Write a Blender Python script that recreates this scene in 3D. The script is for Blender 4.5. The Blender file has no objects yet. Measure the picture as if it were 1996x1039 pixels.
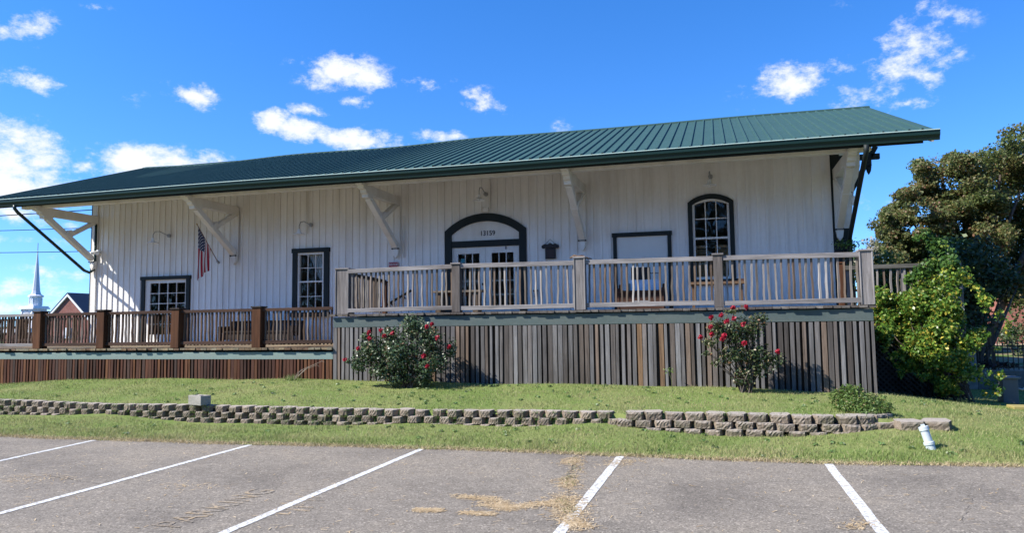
import bpy, bmesh, math, random
import numpy as np
from mathutils import Vector, Matrix
random.seed(7); rng = np.random.default_rng(7)
S = bpy.context.scene
C = S.collection
# ------------------------------------------------------------------ camera
EYE = 1.65; FPX = 1435.46; PW, PH = 1996, 1039
def cam_axes(yaw, pit, roll):
    f = Vector((-math.sin(yaw)*math.cos(pit), math.cos(yaw)*math.cos(pit), math.sin(pit)))
    r = Vector((math.cos(yaw), math.sin(yaw), 0)); u = r.cross(f)
    c, s = math.cos(roll), math.sin(roll)
    return r*c+u*s, u*c-r*s, f
CR, CU, CF = cam_axes(math.radians(15.582), math.radians(4.594), math.radians(-0.725))
cam = bpy.data.cameras.new('camera'); cam.sensor_width = 36; cam.lens = FPX/PW*36
cam.clip_start = .1; cam.clip_end = 5000
co = bpy.data.objects.new('camera', cam); C.objects.link(co)
M = Matrix.Identity(4)
for i in range(3):
    M[i][0] = CR[i]; M[i][1] = CU[i]; M[i][2] = -CF[i]
M[2][3] = EYE
co.matrix_world = M; S.camera = co
def ray(px, py):
    return CR*((px-PW/2)/FPX)+CU*((PH/2-py)/FPX)+CF
def at(px, py, Y):                       # a point of the photograph taken back to the plane y = Y
    d = ray(px, py); t = Y/d.y
    return Vector((d.x*t, Y, EYE+d.z*t))
def gnd(px, py, z=0.0):
    d = ray(px, py); t = (z-EYE)/d.z
    return Vector((d.x*t, d.y*t, z))
# ------------------------------------------------------------------ light, sky, exposure
SUN_D = Vector((1, .6, -1.05)).normalized()
sl = bpy.data.lights.new('sun', 'SUN'); sl.energy = 5.0; sl.angle = math.radians(.53); sl.color = (1, .955, .88)
so = bpy.data.objects.new('sun', sl); C.objects.link(so)
so.rotation_euler = SUN_D.to_track_quat('-Z', 'Y').to_euler()
so.location = (-20, -10, 30)
S.view_settings.view_transform = 'Standard'; S.view_settings.look = 'None'
S.view_settings.exposure = 0.98; S.view_settings.gamma = 1
W = bpy.data.worlds.new('World'); S.world = W; W.use_nodes = True
def build_world():
    nt = W.node_tree; nt.nodes.clear(); N = nt.nodes.new; L = nt.links.new
    out = N('ShaderNodeOutputWorld'); bg = N('ShaderNodeBackground'); bg.inputs[1].default_value = .105
    sky = N('ShaderNodeTexSky'); sky.sky_type = 'NISHITA'; sky.sun_disc = False
    sky.sun_elevation = math.asin(-SUN_D.z); sky.sun_rotation = math.atan2(-SUN_D.x, -SUN_D.y)
    sky.air_density = 1.0; sky.dust_density = .1; sky.ozone_density = 3.0
    tc0 = N('ShaderNodeTexCoord'); mp0 = N('ShaderNodeMapping'); mp0.inputs['Location'].default_value = (0, 0, .07); L(tc0.outputs['Generated'], mp0.inputs[0]); L(mp0.outputs[0], sky.inputs[0])
    hs = N('ShaderNodeHueSaturation'); hs.inputs['Saturation'].default_value = 1.3; hs.inputs['Value'].default_value = 1.0
    L(sky.outputs[0], hs.inputs['Color'])
    tint = N('ShaderNodeMixRGB'); tint.blend_type = 'MULTIPLY'; tint.inputs[0].default_value = 1; L(hs.outputs[0], tint.inputs[1]); tint.inputs[2].default_value = (.90, 1.03, 1.3, 1)
    tc = N('ShaderNodeTexCoord')
    def mth(op, a, b=None, c=None):
        n = N('ShaderNodeMath'); n.operation = op
        for i, v in enumerate((a, b, c)):
            if v is None: continue
            if isinstance(v, (int, float)): n.inputs[i].default_value = v
            else: L(v, n.inputs[i])
        return n.outputs[0]
    def dot(v):
        n = N('ShaderNodeVectorMath'); n.operation = 'DOT_PRODUCT'; L(tc.outputs['Generated'], n.inputs[0]); n.inputs[1].default_value = v
        return n.outputs['Value']
    def noise(sc, det, rough, stretch=(1, 1, 1)):
        mp = N('ShaderNodeMapping'); mp.inputs['Scale'].default_value = stretch; L(tc.outputs['Generated'], mp.inputs[0])
        n = N('ShaderNodeTexNoise'); n.inputs['Scale'].default_value = sc; n.inputs['Detail'].default_value = det; n.inputs['Roughness'].default_value = rough
        L(mp.outputs[0], n.inputs['Vector']); return n.outputs[0]
    n1 = noise(15, 9, .66, (1, 1, 1.6)); n2 = noise(46, 7, .66, (1, 1, 1.5))
    rag = mth('ADD', mth('MULTIPLY', mth('SUBTRACT', n1, .5), 3.3), mth('MULTIPLY', mth('SUBTRACT', n2, .5), 1.9))
    clouds = [(655,138,70,34,1,0),(715,152,60,26,.85,-.1),(800,160,62,17,.5,-.12),(690,196,38,13,.75,0),(372,184,46,22,.85,-.15),(265,192,24,14,.25,0),
      (935,194,56,24,.8,-.45),(527,234,34,28,.85,.1),(605,216,42,12,.75,-.1),(590,255,50,26,.95,0),(690,272,100,24,1.0,-.12),(860,264,52,15,.85,0),
      (265,312,72,34,1.15,0),(350,314,80,24,1.15,0),(40,318,90,62,1.05,-.3),(20,358,110,34,1.1,0),(172,322,28,22,.75,0),(75,160,56,21,.7,0),(66,52,40,24,.75,.1),(8,60,26,20,.6,0),
      (435,88,22,10,.3,0),(190,14,24,9,.3,0),(1095,245,20,14,.5,0),
      (1765,98,52,84,.72,-.55),(1825,110,44,52,.5,-.2),(1530,166,80,38,.72,.15),(1645,130,46,34,.55,.6),(1700,182,80,44,.68,.2),(1765,202,46,16,.6,0),(1810,146,36,28,.55,.4),(1875,35,34,18,.3,0),(1650,8,22,12,.2,0),
      (1690,405,60,34,.35,0),(1672,190,40,30,.35,0),
      (60,470,150,11,.5,0),(20,562,80,22,.62,0),(100,530,90,12,.42,-.1),(10,600,100,18,.5,0),(110,436,80,14,.45,0),(30,414,70,14,.6,0),(120,500,80,8,.35,.05)]
    acc = None
    for (x, y, a, b, k, t) in clouds:
        c = ray(x, y).normalized(); r = c.cross(Vector((0, 0, 1))).normalized(); u = r.cross(c)
        r2 = r*math.cos(t)+u*math.sin(t); u2 = u*math.cos(t)-r*math.sin(t)
        sc = FPX*1.03
        p = mth('POWER', dot(tuple(r2*(sc/(a*1.12)))), 2.0); q = mth('POWER', dot(tuple(u2*(sc/(b*1.12)))), 2.0)
        # far side of the sky: the square alone is symmetric, so gate on the dot with the centre
        d = mth('SQRT', mth('ADD', p, q))
        f = mth('MULTIPLY', mth('SUBTRACT', 1.0, d), 1.0)
        g = mth('MULTIPLY', mth('MAXIMUM', mth('ADD', f, .35), 0.0), k)
        g = mth('MULTIPLY', g, mth('GREATER_THAN', dot(tuple(c)), 0.0))
        acc = g if acc is None else mth('MAXIMUM', acc, g)
    has = mth('GREATER_THAN', acc, .001)
    m = mth('ADD', acc, mth('MULTIPLY', rag, .82))
    mr = N('ShaderNodeMapRange'); mr.interpolation_type = 'SMOOTHSTEP'
    L(m, mr.inputs[0]); mr.inputs[1].default_value = .30; mr.inputs[2].default_value = 1.2; mr.inputs[3].default_value = 0; mr.inputs[4].default_value = .97
    al = mth('MULTIPLY', mr.outputs[0], mth('MINIMUM', mth('MULTIPLY', acc, 3.2), 1.0))
    mx = N('ShaderNodeMixRGB'); L(al, mx.inputs[0]); L(tint.outputs[0], mx.inputs[1]); mx.inputs[2].default_value = (5.0, 5.15, 5.4, 1)
    L(mx.outputs[0], bg.inputs[0]); L(bg.outputs[0], out.inputs[0])
build_world()
# ------------------------------------------------------------------ helpers: objects
def wloc(o):
    v = Vector((0, 0, 0))
    while o: v += o.location; o = o.parent
    return v
def tag(o, label=None, cat=None, group=None, kind=None):
    if label: o['label'] = label
    if cat: o['category'] = cat
    if group: o['group'] = group
    if kind: o['kind'] = kind
    return o
def empty(name, loc, label, cat, group=None):
    o = bpy.data.objects.new(name, None); C.objects.link(o); o.location = loc; o.empty_display_size = .3
    return tag(o, label, cat, group)
class MB:
    def __init__(s): s.v = []; s.f = []; s.uv = None
    def add(s, vs, fs):
        n = len(s.v); s.v += [tuple(v) for v in vs]; s.f += [tuple(i+n for i in f) for f in fs]; return s
    def box(s, x0, x1, y0, y1, z0, z1):
        return s.add([(x0,y0,z0),(x1,y0,z0),(x1,y1,z0),(x0,y1,z0),(x0,y0,z1),(x1,y0,z1),(x1,y1,z1),(x0,y1,z1)],
                     [(0,3,2,1),(4,5,6,7),(0,1,5,4),(1,2,6,5),(2,3,7,6),(3,0,4,7)])
    def bar(s, a, b, w, h, up=(0, 0, 1)):      # rectangular bar from a to b: w across, h along up
        a = Vector(a); b = Vector(b); d = (b-a).normalized(); up = Vector(up)
        x = d.cross(up).normalized(); z = x.cross(d).normalized()
        vs = [p+x*(w/2*i)+z*(h/2*j) for p in (a, b) for i, j in ((-1,-1),(1,-1),(1,1),(-1,1))]
        return s.add(vs, [(3,2,1,0),(4,5,6,7),(0,1,5,4),(1,2,6,5),(2,3,7,6),(3,0,4,7)])
    def tube(s, pts, rs, n=8, cap=True):
        pts = [Vector(p) for p in pts]
        if isinstance(rs, (int, float)): rs = [rs]*len(pts)
        rings = []; px = None
        for i, p in enumerate(pts):
            d = (pts[min(i+1, len(pts)-1)]-pts[max(i-1, 0)]).normalized()
            x = px - d*px.dot(d) if px is not None else d.orthogonal()
            x.normalize(); px = x; y = d.cross(x)
            rings.append([p+(x*math.cos(2*math.pi*k/n)+y*math.sin(2*math.pi*k/n))*rs[i] for k in range(n)])
        fs = [(i*n+k, i*n+(k+1)%n, (i+1)*n+(k+1)%n, (i+1)*n+k) for i in range(len(pts)-1) for k in range(n)]
        if cap: fs += [tuple(range(n-1, -1, -1)), tuple((len(pts)-1)*n+k for k in range(n))]
        return s.add([v for r in rings for v in r], fs)
    def prism(s, poly, axis, a, b):             # polygon extruded along an axis ('x','y','z')
        mk = {'x': lambda u, v, t: (t, u, v), 'y': lambda u, v, t: (u, t, v), 'z': lambda u, v, t: (u, v, t)}[axis]
        n = len(poly)
        return s.add([mk(u, v, t) for t in (a, b) for u, v in poly],
                     [tuple(range(n-1, -1, -1)), tuple(range(n, 2*n))]+[(i, (i+1)%n, n+(i+1)%n, n+i) for i in range(n)])
    def lathe(s, prof, c, n=20, axis=None):
        c = Vector(c); m = len(prof)
        vs = [c+Vector((r*math.cos(2*math.pi*k/n), r*math.sin(2*math.pi*k/n), z)) for r, z in prof for k in range(n)]
        return s.add(vs, [(i*n+k, i*n+(k+1)%n, (i+1)*n+(k+1)%n, (i+1)*n+k) for i in range(m-1) for k in range(n)])
    def build(s, name, mat, parent=None, smooth=False, bevel=0, fix=True, **kw):
        o = wloc(parent) if parent else kw.pop('origin', Vector((0, 0, 0)))
        me = bpy.data.meshes.new(name); me.from_pydata([tuple(Vector(v)-o) for v in s.v], [], s.f)
        if fix:
            bm = bmesh.new(); bm.from_mesh(me); bmesh.ops.recalc_face_normals(bm, faces=bm.faces); bm.to_mesh(me); bm.free()
        me.materials.append(mat)
        if smooth:
            me.polygons.foreach_set('use_smooth', [True]*len(me.polygons))
        ob = bpy.data.objects.new(name, me); C.objects.link(ob)
        if parent: ob.parent = parent
        else: ob.location = o
        if bevel:
            b = ob.modifiers.new('bevel', 'BEVEL'); b.width = bevel; b.segments = 2; b.limit_method = 'ANGLE'
        tag(ob, **kw)
        return ob
def np_mesh(name, v, quads, mat, parent=None, origin=None, **kw):
    o = np.array(wloc(parent) if parent else (origin if origin is not None else (0, 0, 0)), float)
    v = (np.asarray(v, float)-o).astype(np.float32); q = np.asarray(quads, np.int32); k = q.shape[1]
    me = bpy.data.meshes.new(name); me.vertices.add(len(v)); me.vertices.foreach_set('co', v.ravel())
    me.loops.add(q.size); me.loops.foreach_set('vertex_index', q.ravel())
    me.polygons.add(len(q)); me.polygons.foreach_set('loop_start', np.arange(0, q.size, k, dtype=np.int32))
    me.update(calc_edges=True); me.validate(); me.materials.append(mat)
    ob = bpy.data.objects.new(name, me); C.objects.link(ob)
    if parent: ob.parent = parent
    else: ob.location = o
    tag(ob, **kw); return ob
# ------------------------------------------------------------------ helpers: materials
class NT:
    def __init__(s, name):
        s.m = bpy.data.materials.new(name); s.m.use_nodes = True; s.t = s.m.node_tree; s.t.nodes.clear()
        s.out = s.N('ShaderNodeOutputMaterial'); s.b = s.N('ShaderNodeBsdfPrincipled'); s.L(s.b.outputs[0], s.out.inputs[0])
        s.tc = s.N('ShaderNodeTexCoord')
    def N(s, k): return s.t.nodes.new(k)
    def L(s, a, b): s.t.links.new(a, b)
    def vec(s, scale=(1, 1, 1), src='Object'):
        m = s.N('ShaderNodeMapping'); m.inputs['Scale'].default_value = scale; s.L(s.tc.outputs[src], m.inputs[0]); return m.outputs[0]
    def pos(s, scale=(1, 1, 1)):
        g = s.N('ShaderNodeNewGeometry'); m = s.N('ShaderNodeMapping'); m.inputs['Scale'].default_value = scale; s.L(g.outputs['Position'], m.inputs[0]); return m.outputs[0]
    def noise(s, v, sc, det=4, rough=.55, dist=0):
        n = s.N('ShaderNodeTexNoise'); n.inputs['Scale'].default_value = sc; n.inputs['Detail'].default_value = det
        n.inputs['Roughness'].default_value = rough; n.inputs['Distortion'].default_value = dist; s.L(v, n.inputs['Vector']); return n.outputs[0]
    def ramp(s, f, stops):
        r = s.N('ShaderNodeValToRGB'); e = r.color_ramp.elements
        while len(e) > max(1, len(stops)): e.remove(e[-1])
        while len(e) < len(stops): e.new(.5)
        for i, (p, c) in enumerate(stops): e[i].position = p; e[i].color = (*c, 1) if len(c) == 3 else c
        s.L(f, r.inputs[0]); return r.outputs[0]
    def mix(s, f, a, b, mode='MIX'):
        n = s.N('ShaderNodeMixRGB'); n.blend_type = mode
        for i, x in enumerate((f, a, b)):
            if isinstance(x, (int, float)): n.inputs[i].default_value = x
            elif isinstance(x, tuple): n.inputs[i].default_value = (*x, 1)
            else: s.L(x, n.inputs[i])
        return n.outputs[0]
    def math(s, op, a, b=None, c=None):
        n = s.N('ShaderNodeMath'); n.operation = op
        for i, v in enumerate((a, b, c)):
            if v is None: continue
            if isinstance(v, (int, float)): n.inputs[i].default_value = v
            else: s.L(v, n.inputs[i])
        return n.outputs[0]
    def rnd(s):
        return s.N('ShaderNodeNewGeometry').outputs['Random Per Island']
    def orand(s):
        return s.N('ShaderNodeObjectInfo').outputs['Random']
    def col(s, c):
        if isinstance(c, tuple): s.b.inputs['Base Color'].default_value = (*c, 1)
        else: s.L(c, s.b.inputs['Base Color'])
        return s
    def rough(s, r, spec=.3, metal=0):
        s.b.inputs['Roughness'].default_value = r; s.b.inputs['Specular IOR Level'].default_value = spec; s.b.inputs['Metallic'].default_value = metal; return s
    def bump(s, h, dist=.01, k=.5):
        n = s.N('ShaderNodeBump'); n.inputs['Distance'].default_value = dist; n.inputs['Strength'].default_value = k
        s.L(h, n.inputs['Height']); s.L(n.outputs[0], s.b.inputs['Normal']); return s
def paint(name, c, rough=.55, vary=.12, sc=3.0, dirt=(.3, .27, .22), dirt_k=.25, stretch=(1, 1, .25)):
    t = NT(name); a = t.noise(t.vec(stretch), sc, 6, .65); b = t.noise(t.vec((1, 1, 1)), sc*9, 4, .6)
    d = t.ramp(a, [(.42, (0, 0, 0)), (.75, (dirt_k,)*3)])
    base = t.mix(b, tuple(x*(1-vary) for x in c), tuple(min(1, x*(1+vary)) for x in c))
    t.col(t.mix(d, base, dirt)).rough(rough).bump(b, .004, .3); return t.m
def wood(name, cols, axis='z', vary=1.0, rand='island', rough=.85, sat_strip=None):
    t = NT(name); sc = {'z': (34, 34, 1.6), 'x': (1.6, 34, 34), 'y': (34, 1.6, 34)}[axis]
    r = t.rnd() if rand == 'island' else t.orand()
    off = t.N('ShaderNodeVectorMath'); off.operation = 'ADD'; t.L(t.vec(sc), off.inputs[0])
    cmb = t.N('ShaderNodeCombineXYZ'); t.L(t.math('MULTIPLY', r, 57.0), cmb.inputs[0]); t.L(t.math('MULTIPLY', r, 23.0), cmb.inputs[2]); t.L(cmb.outputs[0], off.inputs[1])
    g = t.noise(off.outputs[0], 1.0, 5, .7, .6); big = t.noise(off.outputs[0], .22, 3, .6)
    n = len(cols); base = t.ramp(r, [((i+.0)/n, c) for i, c in enumerate(cols)])
    for nd in t.t.nodes:
        if nd.type == 'VALTORGB' and nd.outputs[0] == base: nd.color_ramp.interpolation = 'LINEAR'
    gd = t.ramp(g, [(.25, (.38,)*3), (.5, (.9,)*3), (.72, (1.35,)*3)])
    c = t.mix(1.0, base, gd, 'MULTIPLY'); c = t.mix(1.0, c, t.ramp(big, [(.3, (.72,)*3), (.7, (1.2,)*3)]), 'MULTIPLY')
    st_ = t.noise(t.pos((1, 1, .35)), .9, 4, .6); c = t.mix(1.0, c, t.ramp(st_, [(.3, (.66, .62, .58)), (.5, (1, 1, 1)), (.7, (1.15, 1.13, 1.1))]), 'MULTIPLY')
    t.col(c).rough(rough, .2).bump(g, .006, .6); return t.m
def leaf_mat(name, stops, trans=.35, rough=.5, patch=None):
    t = NT(name); c = t.ramp(t.rnd(), stops)
    if patch:
        p = t.noise(t.pos(), patch[0], 3, .6); c = t.mix(t.ramp(p, [(.4, (0, 0, 0)), (.62, (patch[2],)*3)]), c, patch[1])
    t.col(c).rough(rough, .35)
    tr = t.N('ShaderNodeBsdfTranslucent'); t.L(c, tr.inputs[0]) ; ms = t.N('ShaderNodeMixShader'); ms.inputs[0].default_value = trans
    t.L(t.b.outputs[0], ms.inputs[1]); t.L(tr.outputs[0], ms.inputs[2]); t.L(ms.outputs[0], t.out.inputs[0]); return t.m
def flat(name, c, rough=.6, spec=.3, metal=0):
    t = NT(name); n = t.noise(t.vec(), 25, 4, .6)
    t.col(t.mix(n, tuple(x*.82 for x in c), tuple(min(1, x*1.15) for x in c))).rough(rough, spec, metal); return t.m
# ------------------------------------------------------------------ materials
WHITE = paint('white_siding', (.80, .78, .735), .5, .07, 1.2, (.33, .27, .2), .32, (3.2, 3.2, .3))
WTRIM = paint('white_trim', (.74, .71, .65), .45, .06, 2.5, (.36, .3, .22), .35)
DKGRN = paint('dark_green_trim', (.009, .0145, .0135), .6, .15, 3, (.03, .03, .027), .25)
GUTTR = flat('gutter_green', (.009, .030, .025), .38, .3)
LIP_GLINT = flat('gutter_lip_highlight', (.42, .54, .48), .35, .5)  # pale green paints in the bright highlight along the gutter edge
TEAL = paint('teal_beam', (.07, .095, .09), .6, .2, 2.2, (.16, .16, .14), .4, (.4, 1, 2))
TEALP = paint('faded_teal_beam', (.17, .235, .215), .7, .15, 2.2, (.2, .19, .16), .4, (.4, 1, 2))
GREYW = [(.19, .175, .17), (.105, .09, .085), (.24, .235, .24), (.12, .075, .05), (.16, .15, .15), (.085, .075, .07), (.2, .19, .19)]
SKIRT = wood('weathered_skirt_wood', [(.105,.097,.093), (.175,.168,.165), (.08,.066,.056), (.205,.2,.2), (.095,.082,.074), (.15,.142,.14), (.19,.183,.182), (.21,.125,.066), (.155,.148,.146), (.075,.067,.063), (.12,.096,.08), (.195,.187,.187), (.068,.058,.052), (.165,.155,.15)])
SKIRTB = wood('gap_shade_skirt_wood', [(.045,.04,.037), (.065,.06,.055), (.04,.028,.02)])  # back boards coloured darker to carry the shadow in the gaps
REDSK = wood('red_brown_skirt_wood', [(.085,.033,.02), (.05,.028,.022), (.125,.048,.026), (.06,.04,.034), (.1,.038,.021), (.07,.03,.02), (.17,.075,.035), (.08,.036,.026)])
PALEW = wood('pale_grey_rail_wood', [(.30,.283,.28), (.22,.205,.2), (.37,.352,.345)], 'x')
PALEV = wood('pale_grey_post_wood', [(.28,.262,.258), (.18,.165,.158), (.24,.225,.22)])
BALW = wood('weathered_baluster_wood', [(.25,.225,.2), (.15,.125,.1), (.33,.31,.29), (.2,.17,.15), (.13,.095,.07)], rand='object')
BALB = wood('brown_baluster_wood', [(.085,.055,.042), (.055,.033,.025), (.2,.165,.145), (.065,.045,.038), (.1,.062,.04)], rand='object')
BRNX = wood('brown_stained_rail_wood', [(.075,.04,.028), (.058,.032,.023), (.1,.066,.052)], 'x')
BRNV = wood('brown_stained_post_wood', [(.105,.042,.018), (.075,.032,.016)])
DECKW = wood('deck_board_wood', [(.15,.135,.12), (.11,.1,.09), (.18,.16,.14), (.095,.08,.07)], 'y')
DECKO = wood('lower_deck_board_wood', [(.2,.13,.07), (.27,.21,.13), (.14,.08,.05), (.22,.19,.13)], 'y')
DKWOOD = wood('dark_bench_wood', [(.03,.025,.022), (.045,.035,.03), (.025,.022,.02)], 'x')
BRWOOD = wood('brown_furniture_wood', [(.055,.026,.017), (.075,.036,.022)], 'x')
TANW = wood('tan_shutter_wood', [(.5, .3, .14), (.58, .36, .18)], 'z')
IRON = flat('black_iron', (.012, .012, .013), .45, .4)
BLACK = flat('black_board', (.012, .01, .01), .5, .3)
GALV = flat('galvanised_metal', (.34, .34, .33), .45, .5, .3)
ENAM = flat('white_enamel', (.82, .82, .8), .3, .5)
CURT = paint('lace_curtain', (.66, .65, .62), .9, .1, 5, (.5, .5, .48), .3)
REDP = flat('red_sign_paint', (.3, .03, .045), .5)
PVC = flat('white_plastic_pipe', (.46, .51, .53), .4, .3)
def roof_mat():
    t = NT('green_metal_roof'); n = t.noise(t.vec((.6, 2, 2)), 1.6, 5, .6); n2 = t.noise(t.vec((30, 3, 3)), 1, 3, .6)
    c = t.mix(n, (.030, .068, .062), (.041, .089, .080)); c = t.mix(t.ramp(n2, [(.45, (0,)*3), (.7, (.35,)*3)]), c, (.06, .10, .095))
    t.col(c).rough(.55, .12); return t.m
ROOF = roof_mat()
def glass_mat():
    t = NT('window_glass'); f = t.N('ShaderNodeFresnel'); f.inputs[0].default_value = 1.5
    n = t.noise(t.vec(), 1.3, 2, .5); bp = t.N('ShaderNodeBump'); bp.inputs['Distance'].default_value = .05; bp.inputs['Strength'].default_value = .12; t.L(n, bp.inputs['Height'])
    g = t.N('ShaderNodeBsdfGlossy'); g.inputs['Roughness'].default_value = .01; t.L(bp.outputs[0], g.inputs['Normal'])
    tr = t.N('ShaderNodeBsdfTransparent'); tr.inputs[0].default_value = (.85, .88, .87, 1)
    m = t.N('ShaderNodeMixShader'); t.L(t.math('MULTIPLY', f.outputs[0], 1.0), m.inputs[0]); t.L(tr.outputs[0], m.inputs[1]); t.L(g.outputs[0], m.inputs[2]); t.L(m.outputs[0], t.out.inputs[0]); return t.m
GLASS = glass_mat()
ROOM = flat('dark_interior', (.05, .045, .04), .9, .1)
# ------------------------------------------------------------------ depot
WY = 18.0; XL, XR = -18.2, 2.73; YB = 24.8; ZL, ZU = 1.24, 1.93
EY, EZ, RY, RZ = 15.5, 5.30, 21.4, 7.43; RXL, RXR = -19.45, 4.10
SLOPE = (RZ-EZ)/(RY-EY)
def roofz(y): return EZ+SLOPE*(y-EY) if y <= RY else RZ-SLOPE*(y-RY)
depot = empty('depot', (-7.7, 18, .5), 'long white board-and-batten railway depot with green metal roof', 'building')
def arch_z(x, x0, x1, zs, zt):               # height of a segmental arch at x
    c = (x0+x1)/2; h = (x1-x0)/2; r = (h*h+(zt-zs)**2)/(2*(zt-zs)); return zt-r+math.sqrt(max(r*r-(x-c)**2, 0))
# openings in the front wall: x0,x1,z0,z_spring,z_top
OPEN = dict(low_door=(-16.24, -14.80, ZL, 3.12, 3.12), sash=(-11.17, -10.35, 2.08, 3.73, 3.73), entry=(-6.64, -4.81, ZU, 4.02, 4.35),
            arched=(-.52, .325, 2.68, 4.47, 4.60))
def wall_front():
    xs = {XL, XR}
    for x0, x1, z0, zs, zt in OPEN.values():
        xs |= {x0, x1}
        if zt > zs: xs |= {x0+(x1-x0)*i/16 for i in range(17)}
    xs = sorted(xs); zt_w = roofz(WY)-.06; m = MB()
    for a, b in zip(xs, xs[1:]):
        mid = (a+b)/2; op = [o for o in OPEN.values() if o[0] < mid < o[1]]
        segs = []
        if op:
            x0, x1, z0, zs, zt = op[0]
            fa, fb = (arch_z(a, x0, x1, zs, zt), arch_z(b, x0, x1, zs, zt)) if zt > zs else (zs, zs)
            segs = [(.3, .3, z0, z0), (fa, fb, zt_w, zt_w)]
        else: segs = [(.3, .3, zt_w, zt_w)]
        for za, zb, zc, zd in segs:
            for y in (WY, WY+.14):
                m.add([(a, y, za), (b, y, zb), (b, y, zd), (a, y, zc)], [(0, 1, 2, 3)])
    # battens, cut at the trims
    x = XL+.12; k = 0
    while x < XR-.05:
        w = .052; lo = [(.4, zt_w)]
        for x0, x1, z0, zs, zt in list(OPEN.values())+[(-2.34, -1.12, ZU, 3.78, 3.78)]:
            if x0-.16 < x < x1+.16:
                top = (arch_z(min(max(x, x0), x1), x0, x1, zs, zt) if zt > zs else zt)+.1
                bot = z0-.08; lo = [s for s in ((.4, bot), (top, zt_w))]
        for a, b in lo:
            j = random.uniform(-.006, .006); m.box(x-w/2+j, x+w/2+j, WY-.021-random.uniform(0, .006), WY+.002, a, b)
        x += .205+random.uniform(-.008, .008)
    m.build('front_wall', WHITE, depot, fix=False)
wall_front()
def gable(x, name):
    m = MB(); pts = [(WY+.002, .3), (YB, .3), (YB, roofz(YB)-.08), (RY, RZ-.08), (WY+.002, roofz(WY)-.08)]
    m.prism(pts, 'x', x-.06, x+.06)
    y = WY+.2
    while y < YB:
        m.box(x-.09, x+.09, y-.025, y+.025, .3, roofz(y)-.1); y += .205
    m.build(name, WHITE, depot)
gable(XL+.07, 'side_wall'); gable(XR-.07, 'side_wall')
MB().box(XL+.2, XR-.2, YB-.12, YB+.02, .3, roofz(YB)-.08).build('back_wall', WHITE, depot)
MB().box(XL+.14, XR-.14, WY+.2, YB-.2, 1.0, 1.15).build('floor', ROOM, depot)
# corner boards
MB().box(XL-.03, XL+.16, WY-.045, WY-.004, .4, 5.9).build('corner_board', WTRIM, depot, bevel=.004)
MB().box(XL-.065, XL-.032, WY-.045, WY+.16, .4, 5.9).build('corner_board', DKGRN, depot, bevel=.004)
MB().box(XR-.16, XR+.04, WY-.045, WY-.004, .4, 5.9).build('corner_board', DKGRN, depot, bevel=.004)
MB().box(XR+.042, XR+.23, WY-.045, WY+.12, .5, 3.95).build('corner_board', DKGRN, depot, bevel=.004)
# roof: ribbed sheets, front and back
def roof():
    rib = .2286; xs = []; x = RXL
    while x < RXR-.02:
        xs += [(x, 0), (x+.010, .03), (x+.040, .03), (x+.050, 0)]; x += rib
    xs.append((RXR, 0)); ys = [EY, EY+1.5, EY+3, EY+4.5, RY]; v = []; f = []
    def sag(x, y):
        k = (y-EY)/(RY-EY); return .035*k*math.sin(x*.9+1)*(1 if x < -6 else .3)-.05*k*max(0, min(1, (-x-9)/6))
    for x, h in xs:
        for y in ys: v.append((x, y-h*SLOPE*.9, roofz(y)+h+sag(x, y)))
    n = len(ys); f = [(i*n+j, (i+1)*n+j, (i+1)*n+j+1, i*n+j+1) for i in range(len(xs)-1) for j in range(n-1)]
    m = MB().add(v, f); k = len(m.v)
    m.add([(RXL, RY, RZ-.02), (RXR, RY, RZ-.02), (RXR, YB+2.5, roofz(YB+2.5)), (RXL, YB+2.5, roofz(YB+2.5))], [(0, 1, 2, 3)])
    m.build('roof_sheet', ROOF, depot, fix=False)
    r = MB(); N = 40; pts = [RXL+(RXR-RXL)*i/N for i in range(N+1)]
    for a, b in zip(pts, pts[1:]):           # ridge cap
        za, zb = RZ+sag(a, RY), RZ+sag(b, RY)
        r.add([(a, RY-.16, za-.05+.035), (b, RY-.16, zb-.05+.035), (b, RY, zb+.045), (a, RY, za+.045), (b, RY+.16, zb-.02), (a, RY+.16, za-.02), (a, RY-.162, za-.06), (b, RY-.162, zb-.06)], [(0, 1, 2, 3), (3, 2, 4, 5), (6, 7, 1, 0)])
    r.build('ridge_cap', ROOF, depot, fix=True)
    d = MB()                                    # roof deck (underside boards)
    for y0, y1 in ((EY+.06, RY-.02), (RY+.02, YB+2.4)):
        for a, b in [(RXL+.03, RXR-.03)]:
            d.add([(a, y0, roofz(y0)-.015), (b, y0, roofz(y0)-.015), (b, y1, roofz(y1)-.07), (a, y1, roofz(y1)-.07)] +
                  [(a, y0, roofz(y0)-.10), (b, y0, roofz(y0)-.10), (b, y1, roofz(y1)-.14), (a, y1, roofz(y1)-.14)],
                  [(0, 1, 2, 3), (7, 6, 5, 4), (0, 4, 5, 1), (1, 5, 6, 2), (2, 6, 7, 3), (3, 7, 4, 0)])
    d.build('roof_deck', WTRIM, depot)
    for x in (RXL, RXR-.03):                     # rake boards
        e = MB()
        for y0, y1 in ((EY+.02, RY), (RY, YB+2.5)):
            e.add([(x+i, y, roofz(y)-z) for i in (0, .03) for y, z in ((y0, .012), (y1, .05), (y1, .21), (y0, .17))],
                  [(0, 1, 2, 3), (7, 6, 5, 4), (0, 4, 5, 1), (1, 5, 6, 2), (2, 6, 7, 3), (3, 7, 4, 0)])
        e.build('rake_board', GUTTR, depot)
roof()
MB().box(RXL+.1, RXR-.2, EY+.03, EY+.058, EZ-.248, EZ-.03).build('fascia', DKGRN, depot)
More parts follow.
